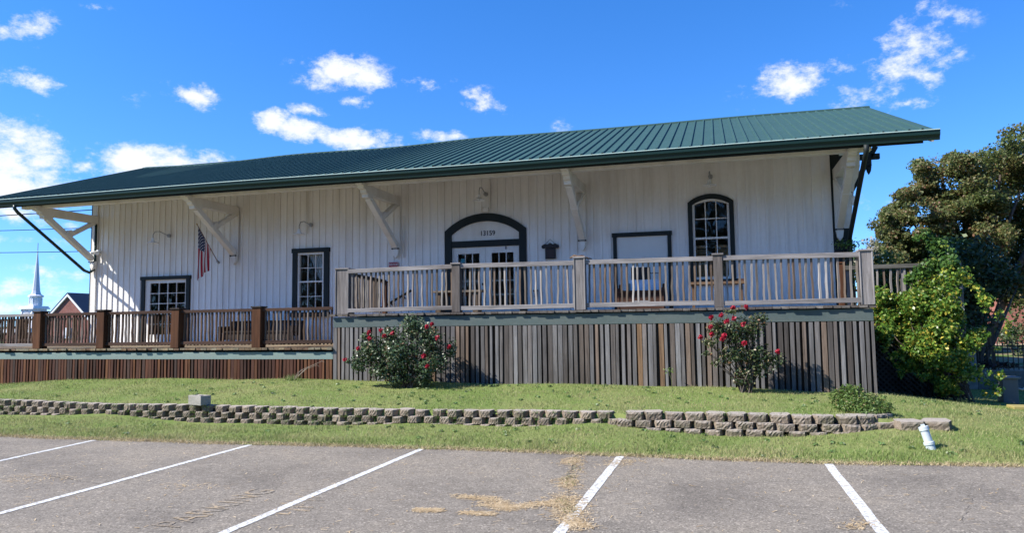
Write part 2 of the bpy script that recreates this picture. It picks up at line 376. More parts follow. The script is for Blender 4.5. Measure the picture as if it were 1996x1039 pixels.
def gutter():
    prof = [(EY+.025, EZ-.045), (EY+.025, EZ-.21), (EY-.06, EZ-.225), (EY-.075, EZ-.17), (EY-.11, EZ-.12), (EY-.115, EZ-.062), (EY-.125, EZ-.058), (EY-.125, EZ-.042), (EY-.10, EZ-.042), (EY-.10, EZ-.11), (EY-.06, EZ-.19), (EY+.01, EZ-.19), (EY+.01, EZ-.045)]
    m = MB(); N = 24
    xs = [RXL-.02+(RXR+.08-RXL)*i/N for i in range(N+1)]; n = len(prof)
    vs = [(x, y, z+.02*math.sin(x*.5+1.2)*.6) for x in xs for y, z in prof]
    fs = [(i*n+j, i*n+(j+1) % n, (i+1)*n+(j+1) % n, (i+1)*n+j) for i in range(N) for j in range(n)]
    m.add(vs, fs); m.prism(prof[:8]+[(EY-.09, EZ-.045)], 'x', xs[0]-.004, xs[0]); m.prism(prof[:8]+[(EY-.09, EZ-.045)], 'x', xs[-1], xs[-1]+.004)
    g_ = m.build('gutter', GUTTR, depot, bevel=0)
    lp = MB()  # separate pale strip on the lip, its highlight put into the colour
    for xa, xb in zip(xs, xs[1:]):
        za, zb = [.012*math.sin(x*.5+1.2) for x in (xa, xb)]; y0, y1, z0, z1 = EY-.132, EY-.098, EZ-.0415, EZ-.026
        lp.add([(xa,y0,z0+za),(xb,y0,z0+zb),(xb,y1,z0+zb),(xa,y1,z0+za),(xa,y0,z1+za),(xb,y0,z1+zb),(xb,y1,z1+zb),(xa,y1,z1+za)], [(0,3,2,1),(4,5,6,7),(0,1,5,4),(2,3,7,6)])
    lp.build('lip_highlight_strip', LIP_GLINT, g_)
gutter()
# eave purlin carried on the brackets
MB().box(XL-.55, XR+.35, 16.02, 16.2, 5.085, 5.31).build('eave_purlin', WTRIM, depot, bevel=.008)
# rafters under the deck
m = MB(); x = RXL+.35
while x < RXR: m.bar((x, EY+.1, roofz(EY+.1)-.19), (x, WY-.02, roofz(WY-.02)-.22), .05, .13); x += .61
m.build('rafters', WTRIM, depot)
# brackets
def bracket(x, kind='bracket'):
    b = MB(); b.prism([(15.95, 5.1), (15.98, 4.98), (16.06, 4.93), (16.08, 4.84), (16.12, 4.80), (16.36, 4.80), (16.40, 4.90), (17.93, 4.90), (17.93, 5.12), (16.4, 5.118), (16.4, 5.118)][:-1], 'y', 0, 0) if False else None
    b = MB(); b.prism([(15.72, 5.118), (15.74, 5.06), (15.84, 5.05), (15.86, 4.99), (15.98, 4.97), (16.0, 4.90), (16.08, 4.88), (16.09, 4.80), (16.36, 4.79), (16.42, 4.885), (17.97, 4.885), (17.97, 5.118)], 'x', x-.085, x+.085)
    bm = b.build('bracket', WTRIM, depot, bevel=.01)
    MB().bar((x, 16.26, 4.83), (x, 17.84, 3.80), .15, .15, (0, 1, 1.5)).build('brace', WTRIM, bm, bevel=.012)
    s = MB().bar((x, 17.02, 4.43), (x, 17.86, 4.9), .13, .12, (0, -1, 1.7))
    s.build('strut', WTRIM, bm, bevel=.01)
    MB().bar((x, 16.83, 4.38), (x, 17.06, 4.54), .19, .13, (0, -1, 1)).build('strut_head', WTRIM, bm, bevel=.02)
    l = MB().box(x-.085, x+.085, 17.94, 17.965, 3.74, 4.88)
    l.prism([(x-.085, 3.739), (x+.085, 3.739), (x+.06, 3.55), (x, 3.46), (x-.06, 3.55)], 'y', 17.84, 17.962)
    l.build('wall_post', WTRIM, bm, bevel=.008)
    k = MB().box(x-.105, x-.07, 17.812, 17.838, 3.70, 3.735); k.box(x+.07, x+.105, 17.812, 17.838, 3.70, 3.735); k.box(x-.071, x+.071, 17.822, 17.838, 3.71, 3.725)
    k.build('bolt', BLACK, bm)
for x in (-18.09, -13.15, -8.17, -3.17, 2.70): bracket(x)
# gable end bracket (dark) and the clad wing beside the right corner
g = MB().bar((2.75, 19.9, 3.9), (3.92, 19.9, 6.0), .12, .12, (0, 1, 0)); g.bar((2.8, 19.9, 5.75), (4.0, 19.9, 5.75), .12, .14)
g.box(3.68, 3.80, 19.82, 19.98, 5.5, 6.1); g.prism([(3.68, 5.498), (3.80, 5.498), (3.78, 5.38), (3.74, 5.3), (3.70, 5.38)], 'y', 19.84, 19.96)
g.build('gable_bracket', DKGRN, depot, bevel=.01)
f = MB().prism([(2.80, 3.75), (2.93, 3.75), (3.03, 4.5), (3.06, 4.74), (3.14, 4.9), (3.19, 5.15), (3.2, 5.6), (2.88, 5.6)], 'y', 17.93, 17.99)
z = 3.8
while z < 5.55:
    f.box(2.86+.02*(z > 4.4), 2.93+.14*(z-3.8)/1.75, 17.915, 17.931, z, z+.06); z += .075
f.build('wing_panel', WTRIM, depot)
# downspouts
m = MB().tube([(-18.28, 15.42, 5.08), (-18.28, 15.42, 4.99), (-18.27, 15.5, 4.9), (-18.24, 17.72, 3.46), (-18.18, 17.86, 3.40), (-18.1, 17.93, 3.5), (-18.06, 17.94, 3.7), (-18.06, 17.94, 4.86)], .045, 10); m.build('downspout', GUTTR, depot, smooth=True)
m = MB().tube([(2.88, 15.44, 5.08), (2.88, 15.46, 4.96), (2.87, 15.56, 4.86), (2.86, 17.78, 3.42), (2.86, 17.9, 3.3), (2.86, 17.91, 2.0)], .05, 10); m.build('downspout', DKGRN, depot, smooth=True)
# conduits and boxes on the wall
for x0, x1, z0, z1 in ((-10.885, -10.862, 4.25, 5.6), (-5.6, -5.57, 4.66, 5.8), (-8.0, -7.98, 3.5, 4.6)): MB().box(x0, x1, WY-.06, WY-.036, z0, z1).build('conduit', WTRIM, depot)
MB().box(-5.78, -5.61, WY-.08, WY-.036, 4.58, 4.70).build('junction_box', WTRIM, depot, bevel=.006)
# ---- doors and windows
def trim_rect(x0, x1, z0, z1, w=.115, head=.04, name='trim', parent=None, sill=True, hw=None):
    hw = hw or w; m = MB(); y0, y1 = WY-.062, WY+.02
    m.box(x0-w, x0, y0, y1, z0, z1); m.box(x1, x1+w, y0, y1, z0, z1); m.box(x0-w-head, x1+w+head, y0-.02, y1, z1, z1+hw)
    if sill: m.box(x0-w-.03, x1+w+.03, y0-.04, y1, z0-.12, z0)
    return m.build(name, DKGRN, parent or depot, bevel=.004)
def arch_trim(x0, x1, zs, zt, w, z0, y0=WY-.062, y1=WY+.02, N=20):
    m = MB(); ins = [(x0+(x1-x0)*i/N) for i in range(N+1)]
    pin = [(x, arch_z(x, x0, x1, zs, zt)) for x in ins]
    ox0, ox1 = x0-w, x1+w; ozs, ozt = zs+w*.55, zt+w*1.12
    pout = [(ox0+(ox1-ox0)*i/N, arch_z(ox0+(ox1-ox0)*i/N, ox0, ox1, ozs, ozt)) for i in range(N+1)]
    ring = [(x0, z0)]+pin+[(x1, z0)]; rout = [(ox0, z0)]+pout+[(ox1, z0)]
    n = len(ring); vs = [(x, y, z) for y in (y0, y1) for r in (ring, rout) for x, z in r]; fs = []
    for i in range(n-1):
        fs += [(i, i+1, n+i+1, n+i), (2*n+i, 3*n+i, 3*n+i+1, 2*n+i+1), (i, 2*n+i, 2*n+i+1, i+1), (n+i, n+i+1, 3*n+i+1, 3*n+i)]
    fs += [(0, n, 3*n, 2*n), (n-1, 3*n-1, 4*n-1, 2*n-1)]
    return m.add(vs, fs)
def muntins(x0, x1, z0, z1, nx, nz, y, w=.018, d=.03):
    m = MB()
    for i in range(1, nx): x = x0+(x1-x0)*i/nx; m.box(x-w/2, x+w/2, y-d/2, y+d/2, z0, z1)
    for j in range(1, nz):
        z = z0+(z1-z0)*j/nz
        for i in range(nx):
            a = x0+(x1-x0)*i/nx+(w/2 if i else 0); b = x0+(x1-x0)*(i+1)/nx-(w/2 if i < nx-1 else 0); m.box(a, b, y-d/2, y+d/2, z-w/2, z+w/2)
    return m
def frame(x0, x1, z0, z1, w, y0, y1):
    return MB().box(x0, x0+w, y0, y1, z0, z1).box(x1-w, x1, y0, y1, z0, z1).box(x0+w, x1-w, y0, y1, z0, z0+w).box(x0+w, x1-w, y0, y1, z1-w, z1)
def pane(x0, x1, z0, z1, y, parent):
    MB().add([(x0, y, z0), (x1, y, z0), (x1, y, z1), (x0, y, z1)], [(0, 1, 2, 3)]).build('pane', GLASS, parent, fix=False)
# double hung sash with lace curtain
x0, x1, z0, z1 = -11.17, -10.35, 2.08, 3.73
w = trim_rect(x0, x1, z0, z1, .15, .02, 'window', hw=.12)
fr = frame(x0, x1, z0, z1, .055, WY-.03, WY+.1); zm = (z0+z1)/2+.02; fr.box(x0+.055, x1-.055, WY-.02, WY+.06, zm-.02, zm+.02); fr.build('sash_frame', WTRIM, w)
a, b = x0+.055, x1-.055
for c, d in ((z0+.055, zm-.02), (zm+.02, z1-.055)): muntins(a, b, c, d, 3, 2, WY+.03).build('muntin', WTRIM, w); pane(a, b, c, d, WY+.04, w)
m = MB()
def drape(xa, xb, za, zb, tie, y):
    vs = []; nu, nv = 22, 12
    for j in range(nv+1):
        t = j/nv; z = za+(zb-za)*t; k = 1-t*.92 if tie == 1 else 1
        for i in range(nu+1):
            s = i/nu; x = xb-(xb-xa)*(1-s)*k if tie == 1 else xa+(xb-xa)*s
            vs.append((x, y+.012*math.sin(s*34)*(1-.3*t), z))
    return vs, [(j*(nu+1)+i, j*(nu+1)+i+1, (j+1)*(nu+1)+i+1, (j+1)*(nu+1)+i) for j in range(nv) for i in range(nu)]
m.add(*drape(a+.2, b, z1-.05, 2.75, 1, WY+.12)); m.build('curtain', CURT, w, fix=False)
# low door, 12 panes in view, on the lower deck
x0, x1, z0, z1 = OPEN['low_door'][0], OPEN['low_door'][1], ZL, 3.12
w = trim_rect(x0, x1, z0, z1, .12, .03, 'door', sill=False, hw=.1)
fr = MB().box(x0, x0+.17, WY-.02, WY+.03, z0+.04, z1).box(x1-.05, x1, WY-.02, WY+.03, z0+.04, z1).box(x0+.17, x1-.05, WY-.02, WY+.03, z1-.1, z1).box(x0+.17, x1-.05, WY-.02, WY+.03, z0+.04, z0+.28)
fr.build('door_leaf', WTRIM, w); a, b = x0+.17, x1-.05
muntins(a, b, z0+.28, z1-.1, 4, 5, WY).build('muntin', WTRIM, w); pane(a, b, z0+.28, z1-.1, WY+.012, w)
MB().box(x0-.02, x1+.02, WY-.22, WY+.0, z0+.005, z0+.06).build('threshold', WTRIM, w)
# window seen through the low door (far wall), lit from outside
# main entry: segmental arch, transom panel with the number, pair of glazed doors
x0, x1, z0, zs, zt = OPEN['entry']
w = arch_trim(x0, x1, zs, zt, .18, z0).build('entrance', DKGRN, depot)
MB().box(x0, x1, WY-.05, WY+.03, 3.69, 3.85).build('transom_bar', DKGRN, w)
N = 18; pl = [(x0, 3.85)]+[(x0+(x1-x0)*i/N, arch_z(x0+(x1-x0)*i/N, x0, x1, zs, zt)) for i in range(N+1)]+[(x1, 3.85)]
MB().prism(pl, 'y', WY-.005, WY+.03).build('tympanum', WTRIM, w)
xm = (x0+x1)/2
for k, (a, b) in enumerate(((x0+.006, xm-.003), (xm+.003, x1-.006))):
    d = MB().box(a, a+.16, WY, WY+.045, z0, 3.686).box(b-.16, b, WY, WY+.045, z0, 3.686).box(a+.16, b-.16, WY, WY+.045, 3.52, 3.686).box(a+.16, b-.16, WY, WY+.045, z0, z0+.16).build('door', WTRIM, w)
    muntins(a+.16, b-.16, z0+.16, 3.52, 3, 4, WY+.02, .02).build('muntin', WTRIM, d); pane(a+.16, b-.16, z0+.16, 3.52, WY+.03, d)
    hx = b-.06 if k == 0 else a+.06
    if k == 1: continue
    for zz in (2.72, 2.55): MB().tube([(hx, WY, zz), (hx, WY-.055, zz)], [.022, .03], 10).build('handle', BLACK, d)
MB().box(-5.18, -5.165, WY-.03, WY-.001, 3.6, 3.68).build('door_hook', BLACK, w)
st = MB(); cx, cz = x0+.3, 3.34
for k in range(8):
    an = k*math.pi/8*2; st.tube([(cx+.018*math.cos(an), WY+.005, cz+.018*math.sin(an)), (cx+.062*math.cos(an), WY+.005, cz+.062*math.sin(an))], .017, 6)
st.tube([(cx, WY+.004, cz), (cx, WY+.02, cz)], .03, 10); st.build('flower_sticker', flat('turquoise', (.05, .28, .33), .5), w)
def text_mesh(txt, size, name, mat, mtx, parent=None, ext=.004, sx=1.0, **kw):
    cu = bpy.data.curves.new(name, 'FONT'); cu.body = txt; cu.size = size; cu.extrude = ext; cu.align_x = 'CENTER'; cu.align_y = 'CENTER'; cu.resolution_u = 4
    o = bpy.data.objects.new(name, cu); C.objects.link(o); bpy.context.view_layer.update()
    me = bpy.data.meshes.new_from_object(o.evaluated_get(bpy.context.evaluated_depsgraph_get())); bpy.data.objects.remove(o)
    for v in me.vertices: v.co.x *= sx
    me.transform(mtx); pl = wloc(parent) if parent else Vector((0, 0, 0)); me.transform(Matrix.Translation(-pl)); me.materials.clear(); me.materials.append(mat)
    ob = bpy.data.objects.new(name, me); C.objects.link(ob); ob.parent = parent; tag(ob, **kw); return ob
RX = Matrix.Rotation(math.pi/2, 4, 'X')
text_mesh('13159', .18, 'house_number', BLACK, Matrix.Translation((-5.66, WY-.012, 4.03)) @ RX, w, .006, .92)
# tall arched window with shutters inside
x0, x1, z0, zs, zt = OPEN['arched']
w = arch_trim(x0, x1, zs, zt, .105, z0).build('arched_window', DKGRN, depot)
MB().box(x0-.14, x1+.14, WY-.1, WY+.02, z0-.13, z0-.002).build('sill', DKGRN, w)
zm = 3.66; a, b = x0+.05, x1-.05; iz = lambda x: arch_z(x, x0+.05, x1-.05, zs-.0, zt-.05)
m = MB().box(x0, a, WY-.02, WY+.08, z0, zs).box(b, x1, WY-.02, WY+.08, z0, zs).box(a, b, WY-.02, WY+.08, z0, z0+.06).box(a, b, WY-.03, WY+.06, zm-.022, zm+.022)
N = 14
for i in range(N):
    xa, xb = x0+(x1-x0)*i/N, x0+(x1-x0)*(i+1)/N; ia, ib = a+(b-a)*i/N, a+(b-a)*(i+1)/N
    m.add([(ia, y, iz(ia)) for y in (WY-.02, WY+.08)]+[(ib, y, iz(ib)) for y in (WY-.02, WY+.08)]+[(xa, y, arch_z(xa, x0, x1, zs, zt)) for y in (WY-.02, WY+.08)]+[(xb, y, arch_z(xb, x0, x1, zs, zt)) for y in (WY-.02, WY+.08)],
          [(0, 2, 6, 4), (1, 5, 7, 3), (0, 1, 3, 2), (4, 6, 7, 5)])
m.build('sash_frame', WTRIM, w)
mu = MB()
for i in (1, 2):
    x = a+(b-a)*i/3; mu.box(x-.011, x+.011, WY+.01, WY+.04, zm+.022, iz(x)); mu.box(x-.011, x+.011, WY+.01, WY+.04, z0+.06, zm-.022)
for i in range(3): mu.box(a+(b-a)*i/3+.011, a+(b-a)*(i+1)/3-.011, WY+.01, WY+.04, 4.12, 4.142)
mu.build('muntin', WTRIM, w)
vs = [(a, WY+.045, z0+.06), (b, WY+.045, z0+.06)]+[(b-(b-a)*i/N, WY+.045, iz(b-(b-a)*i/N)) for i in range(N+1)]
MB().add(vs, [tuple(range(len(vs)))]).build('pane', GLASS, w, fix=False)
sh = MB()
for xa, xb in ((-.47, -.2), (-.02, .28)):
    sh.add([], []); fr = [(xa, xa+.035), (xb-.035, xb)]
    for p, q in fr: sh.box(p, q, WY+.13, WY+.16, z0, 3.5)
    sh.box(xa+.035, xb-.035, WY+.13, WY+.16, 3.44, 3.5)
    z = z0+.02
    while z < 3.42: sh.bar((xa+.036, WY+.145, z), (xb-.036, WY+.145, z), .035, .007, (0, -.6, .8)); z += .035
sh.build('shutter', TANW, w)
# boarded freight door
x0, x1, z1 = -2.34, -1.12, 3.775
w = trim_rect(x0, x1, ZU, z1, .09, .02, 'freight_door', sill=False, hw=.1)
m = MB().box(x0, x1, WY-.028, WY-.002, ZU, z1)
m.build('door_panel', paint('door_panel_white', (.7, .685, .64), .5, .04, .8, (.5, .47, .42), .25, (2, 1, .6)), w)
# wall lamps
def wall_lamp(p, wall, label):
    t = empty('wall_lamp', (p.x, p.y, p.z), label, 'wall lamp', 'gooseneck lamps on the depot wall')
    m = MB().lathe([(.155, -.005), (.16, 0), (.14, .018), (.07, .05), (.045, .062), (.042, .13), (.03, .15), (0, .152)], p, 22).lathe([(.155, -.004), (.13, .012), (.06, .042), (0, .05)], p, 22)
    m.build('lamp_shade', ENAM, t, smooth=True)
    MB().lathe([(0, -.035), (.02, -.03), (.03, -.008), (.022, .02), (.018, .045)], p, 12).build('bulb', flat('unlit_bulb', (.7, .7, .68), .2), t, smooth=True)
    q = Vector((wall.x, WY-.05, wall.z)); top = p+Vector((0, 0, .15)); d = q-top
    pts = [top, top+Vector((0, 0, .09)), top+d*.12+Vector((0, 0, .17)), top+d*.4+Vector((0, 0, .16)), top+d*.75+Vector((0, 0, .06)), q]
    MB().tube(pts, .011, 8).build('arm', GALV, t, smooth=True)
    MB().tube([(q.x, q.y+.02, q.z), (q.x, q.y-.03, q.z)], .055, 12).build('mount', GALV, t)
wall_lamp(at(298, 474, 17.3), at(332, 460, 18), 'white gooseneck wall lamp above and left of the flag')
wall_lamp(at(583, 457, 17.3), at(608, 439, 18), 'white gooseneck wall lamp above the curtained sash window')
wall_lamp(at(934, 390, 17.3), at(948, 379, 18), 'white gooseneck wall lamp over the arched double doors')
wall_lamp(at(1383, 362, 17.3), at(1385, 345, 18), 'white gooseneck wall lamp over the tall arched window')
fl = empty('flood_light', (-18.0, 17.94, 4.0), 'small white twin flood lamp on the left corner of the depot wall', 'flood light')
MB().box(-17.99, -17.89, 17.9, 17.955, 3.98, 4.08).build('mount', ENAM, fl)
for s in (-1, 1): MB().tube([(-17.94+s*.03, 17.9, 4.02), (-17.94+s*.12, 17.76, 3.96)], [.035, .06], 12).build('lamp_head', ENAM, fl)
t = empty('end_lamp', (2.98, 17.7, 4.35), 'small glass jar lamp on a bent arm beside the right corner bracket', 'wall lamp')
MB().tube([(2.82, 17.83, 4.5), (2.9, 17.75, 4.56), (2.97, 17.7, 4.52), (2.98, 17.7, 4.42)], .012, 8).build('arm', GALV, t, smooth=True)
MB().lathe([(0, .1), (.03, .1), (.045, .06), (.06, -.04), (.05, -.1), (0, -.11)], (2.98, 17.7, 4.34), 14).build('lamp_shade', ENAM, t, smooth=True)
# ------------------------------------------------------------------ ground heights
def lerp_tab(tab, x):
    if x <= tab[0][0]: return tab[0][1]
    for (a, b), (c, d) in zip(tab, tab[1:]):
        if x <= c: return b+(d-b)*(x-a)/(c-a)
    return tab[-1][1]
EDGE = [(-40, 9.2), (-11, 9.22), (-9.25, 9.24), (-7.26, 9.28), (-5.25, 9.4), (-3.9, 9.47), (-1.3, 9.45), (0, 9.38), (1.1, 9.42), (2.2, 9.53), (3.2, 9.63), (5, 9.75), (40, 10)]
FOOT = [(-30, .06), (-13.2, .06), (-10.8, .14), (-8.7, .05), (-7, .03), (-5.1, .09), (-3.25, .11), (-1.82, .19), (-1.0, .13), (-.06, .08), (1, .085), (1.95, .17), (2.6, .2), (3.4, .17), (5, .05), (7, 0)]
TOP = [(-30, .32), (-13.2, .345), (-10.8, .315), (-5, .315), (-3.2, .325), (-1.8, .345), (-.8, .355), (1, .365), (1.9, .36), (2.5, .32), (3.4, .22), (4.2, .13), (5.5, .03), (8, 0)]
SKZ = [(-30, .36), (-16.8, .40), (-15.9, .45), (-13.8, .53), (-11, .57), (-7.9, .57), (-6.5, .53), (-1.9, .52), (0, .47), (1.7, .43), (2.56, .40), (3.4, .30), (4.2, .2), (5.5, .06), (8, 0)]
WALLY = 11.0
def wall_y(x): return 11.0+.03*math.sin(x*1.3)+(.0 if x < -1.4 else -.05)
def hz(x, y):
    e = lerp_tab(EDGE, x); f = lerp_tab(FOOT, x); t = lerp_tab(TOP, x); s = lerp_tab(SKZ, x); wy = wall_y(x) if x < 2.2 else 11.0
    n = .012*math.sin(x*2.1+y)+.01*math.sin(x*.9-y*1.7)
    if x > 2.0:
        k = min(1, (x-2.0)/.9); soft = True
    else: k = 0
    def front():
        u = max(0, min(1, (y-e)/(wy-e))); return .008+(f-.008)*(u**.8)
    def hard():
        if y < wy+.1: return front()
        u = max(0, min(1, (y-wy-.12)/(13.9-wy-.12))); return t-.03+(s-t+.03)*u
    def smooth():
        u = max(0, min(1, (y-e)/(13.9-e))); return .008+(s-.008)*(u*(2-u))
    z = hard()*(1-k)+smooth()*k
    if y > 14.2:
        z *= max(0, 1-(y-14.2)/5) if x > 2.6 else 1
    return z+n*max(0, min(1, (y-e)/.8))*(1 if z > .02 else 0)
# ------------------------------------------------------------------ setting: ground, car park, lawn
def ground_mat():
    t = NT('field_ground'); n = t.noise(t.pos(), .12, 5, .6); n2 = t.noise(t.pos(), 2.5, 4, .6)
    c = t.mix(t.ramp(n, [(.4, (0,)*3), (.62, (1,)*3)]), (.045, .085, .02), (.13, .12, .06)); c = t.mix(t.ramp(n2, [(.3, (.0,)*3), (.8, (.6,)*3)]), c, (.03, .06, .015))
    t.col(c).rough(.95, .1); return t.m
MB().add([(-1500, -300, -.03), (1500, -300, -.03), (1500, 3000, -.03), (-1500, 3000, -.03)], [(0, 1, 2, 3)]).build('ground', ground_mat(), fix=False, kind='structure')
def asphalt_col(t):
    p = t.pos()
    fine = t.noise(p, 95, 3, .75); mid = t.noise(p, 9, 5, .65); big = t.noise(p, .75, 5, .6, .4)
    v = t.N('ShaderNodeTexVoronoi'); v.inputs['Scale'].default_value = 75; t.L(p, v.inputs['Vector'])
    spk = t.ramp(v.outputs['Color'], [(.0, (.45,)*3), (.4, (.9,)*3), (.75, (1.08,)*3), (1, (2.0,)*3)])
    c = t.mix(fine, (.135, .1165, .0945), (.284, .249, .203)); c = t.mix(1.0, c, spk, 'MULTIPLY')
    c = t.mix(1.0, c, t.ramp(mid, [(.3, (.86,)*3), (.7, (1.12,)*3)]), 'MULTIPLY')
    c = t.mix(1.0, c, t.ramp(big, [(.3, (.74, .74, .75)), (.5, (1, 1, 1)), (.72, (1.16, 1.14, 1.1))]), 'MULTIPLY')
    v2 = t.N('ShaderNodeTexVoronoi'); v2.inputs['Scale'].default_value = 28; t.L(p, v2.inputs['Vector'])
    wp = t.ramp(t.math('LESS_THAN', v2.outputs['Distance'], .09), [(0, (0,)*3), (1, (1,)*3)])
    sel = t.math('MULTIPLY', wp, t.math('GREATER_THAN', t.noise(p, 33, 1), .56))
    c = t.mix(sel, c, (.5, .48, .45))
    return c, fine
def asphalt_mat():
    t = NT('worn_asphalt'); c, fine = asphalt_col(t); t.col(c).rough(.9, .2).bump(fine, .012, .5); return t.m
MB().add([(-60, -40, 0), (60, -40, 0), (60, 9.9, 0), (-60, 9.9, 0)], [(0, 1, 2, 3)]).build('parking_lot', asphalt_mat(), fix=False, kind='structure')
def worn_paint(name, c, lo, hi, sc=9, aspect=(1, 1, 1)):
    t = NT(name); a, fine = asphalt_col(t); n = t.noise(t.pos(aspect), sc, 6, .72); n2 = t.noise(t.pos(), 120, 2, .6)
    f = t.math('ADD', t.math('MULTIPLY', n, .75), t.math('MULTIPLY', n2, .35))
    m = t.ramp(f, [(lo, (1, 1, 1)), (hi, (0, 0, 0))])
    t.col(t.mix(m, a, c)).rough(.8, .2); return t.m
LINE = worn_paint('worn_white_line_paint', (.60, .605, .59), .50, .68, 24)
LINE2 = worn_paint('faint_white_line_paint', (.6, .61, .6), .46, .70)
YEL = worn_paint('faded_yellow_paint', (.46, .33, .18), .36, .58, 6)
def stripe(a, b, w, mat, lab, gl=None):
    a = Vector(a); b = Vector(b); d = (b-a).normalized(); n = Vector((d.y, -d.x, 0)); m = MB()
    K = 24; L = (b-a).length; vs = []
    for i in range(K+1):
        p = a+d*(L*i/K)+n*random.uniform(-.004, .004); vs += [(p+n*w/2)[:2]+(.004,), (p-n*w/2)[:2]+(.004,)]
    m.add(vs, [(2*i, 2*i+1, 2*i+3, 2*i+2) for i in range(K)])
    o = m.build('parking_line', mat, fix=False, kind='structure'); return o
stripe(gnd(1210, 890), gnd(940, 1230), .097, LINE, '')
stripe(gnd(1614, 905), gnd(1870, 1230), .097, LINE, '')
stripe(gnd(829, 873), gnd(0, 1226), .088, LINE, '')
stripe(gnd(488, 868), gnd(-400, 1112), .088, LINE, '')
stripe(gnd(184, 859), gnd(-300, 965), .09, LINE2, '')
tm = Matrix.Translation((-4.52, 6.02, .0045)) @ Matrix.Rotation(math.pi/2, 4, 'Z')
text_mesh('PARKING', .42, 'pavement_lettering', YEL, tm, None, 0.0, .83, kind='structure')
# faded remnants of a second painted word under the white line
m = MB()
for i in range(9):
    y = 5.8+i*.09+random.uniform(-.02, .02); x = -3.84+random.uniform(-.13, .1); l = random.uniform(.06, .14)
    m.add([(x-l, y, .003), (x+l, y+random.uniform(-.02, .02), .003), (x+l*.9, y+.035, .003), (x-l*.9, y+.03, .003)], [(0, 1, 2, 3)])
m.build('pavement_paint_remnant', YEL, fix=False, kind='structure')
CRK = flat('crack_filler', (.07, .062, .054), .95, .1)
def crack(pts, w):
    P_ = [gnd(*p) for p in pts]; Q = []
    for a, b in zip(P_, P_[1:]):
        n = max(2, int((b-a).length/.06))
        Q += [a.lerp(b, i/n)+Vector((random.gauss(0, .012), random.gauss(0, .012), 0)) for i in range(n)]
    m = MB(); vs = []
    for i, p in enumerate(Q):
        d = (Q[min(i+1, len(Q)-1)]-Q[max(i-1, 0)]).normalized(); nn = Vector((d.y, -d.x, 0))*w*random.uniform(.25, 1); vs += [(p+nn)[:2]+(.003,), (p-nn)[:2]+(.003,)]
    m.add(vs, [(2*i, 2*i+1, 2*i+3, 2*i+2) for i in range(len(Q)-1)]); m.build('asphalt_crack', CRK, fix=False, kind='structure')
crack([(1125, 885), (1105, 935), (1108, 975), (1116, 1039)], .008); crack([(890, 968), (960, 976), (1000, 993), (1060, 985), (1105, 970)], .006)
crack([(1885, 955), (1895, 975), (1883, 995), (1878, 1020)], .002); crack([(1885, 955), (1905, 940), (1925, 925)], .0015); crack([(0, 935), (90, 928), (200, 945)], .004)
# lawn
def lawn_mat():
    t = NT('lawn'); p = t.pos(); n = t.noise(p, 1.1, 5, .65); n2 = t.noise(p, 14, 5, .7); n3 = t.noise(p, .35, 3, .5)
    c = t.mix(n2, (.09, .14, .03), (.16, .21, .06)); c = t.mix(t.ramp(n, [(.42, (0,)*3), (.68, (.75,)*3)]), c, (.2, .2, .08))
    c = t.mix(t.ramp(n3, [(.4, (0,)*3), (.7, (.4,)*3)]), c, (.16, .19, .06))
    t.col(c).rough(.95, .1).bump(n2, .03, .6); return t.m
def lawn():
    xs = np.concatenate([np.arange(-24, -17.5, .5), np.arange(-17.5, 6, .12), np.arange(6, 14.1, .4)])
    v = []; cols = 0
    for x in xs:
        e = lerp_tab(EDGE, x)+.03*math.sin(x*5.1)+.035*math.sin(x*2.3+1)+random.uniform(-.02, .02); wy = wall_y(x)
        ys = [e, e+.1, e+.25, e+.45]+list(np.linspace(e+.65, wy-.02, 8))+[wy+.09, wy+.13]+list(np.linspace(wy+.3, 13.9, 16))+[14.3, 15, 16, 17, 18.2, 19.5, 21]
        cols = len(ys); v += [(x, y, (hz(x, y) if i else .006)) for i, y in enumerate(ys)]
    f = [(i*cols+j, (i+1)*cols+j, (i+1)*cols+j+1, i*cols+j+1) for i in range(len(xs)-1) for j in range(cols-1)]
    MB().add(v, f).build('lawn', lawn_mat(), fix=False, smooth=True, kind='structure')
lawn()
def blades(px, py, pz, h, w, lean):
    n = len(px); an = rng.uniform(0, 2*np.pi, n); la = rng.uniform(0, 2*np.pi, n); l = lean*h
    b = np.stack([px, py, pz], 1); s = np.stack([np.cos(an)*w/2, np.sin(an)*w/2, np.zeros(n)], 1)
    tip = b+np.stack([np.cos(la)*l, np.sin(la)*l, h], 1)
    v = np.empty((n, 3, 3)); v[:, 0] = b-s; v[:, 1] = b+s; v[:, 2] = tip
    return v.reshape(-1, 3), np.arange(3*n).reshape(-1, 3)
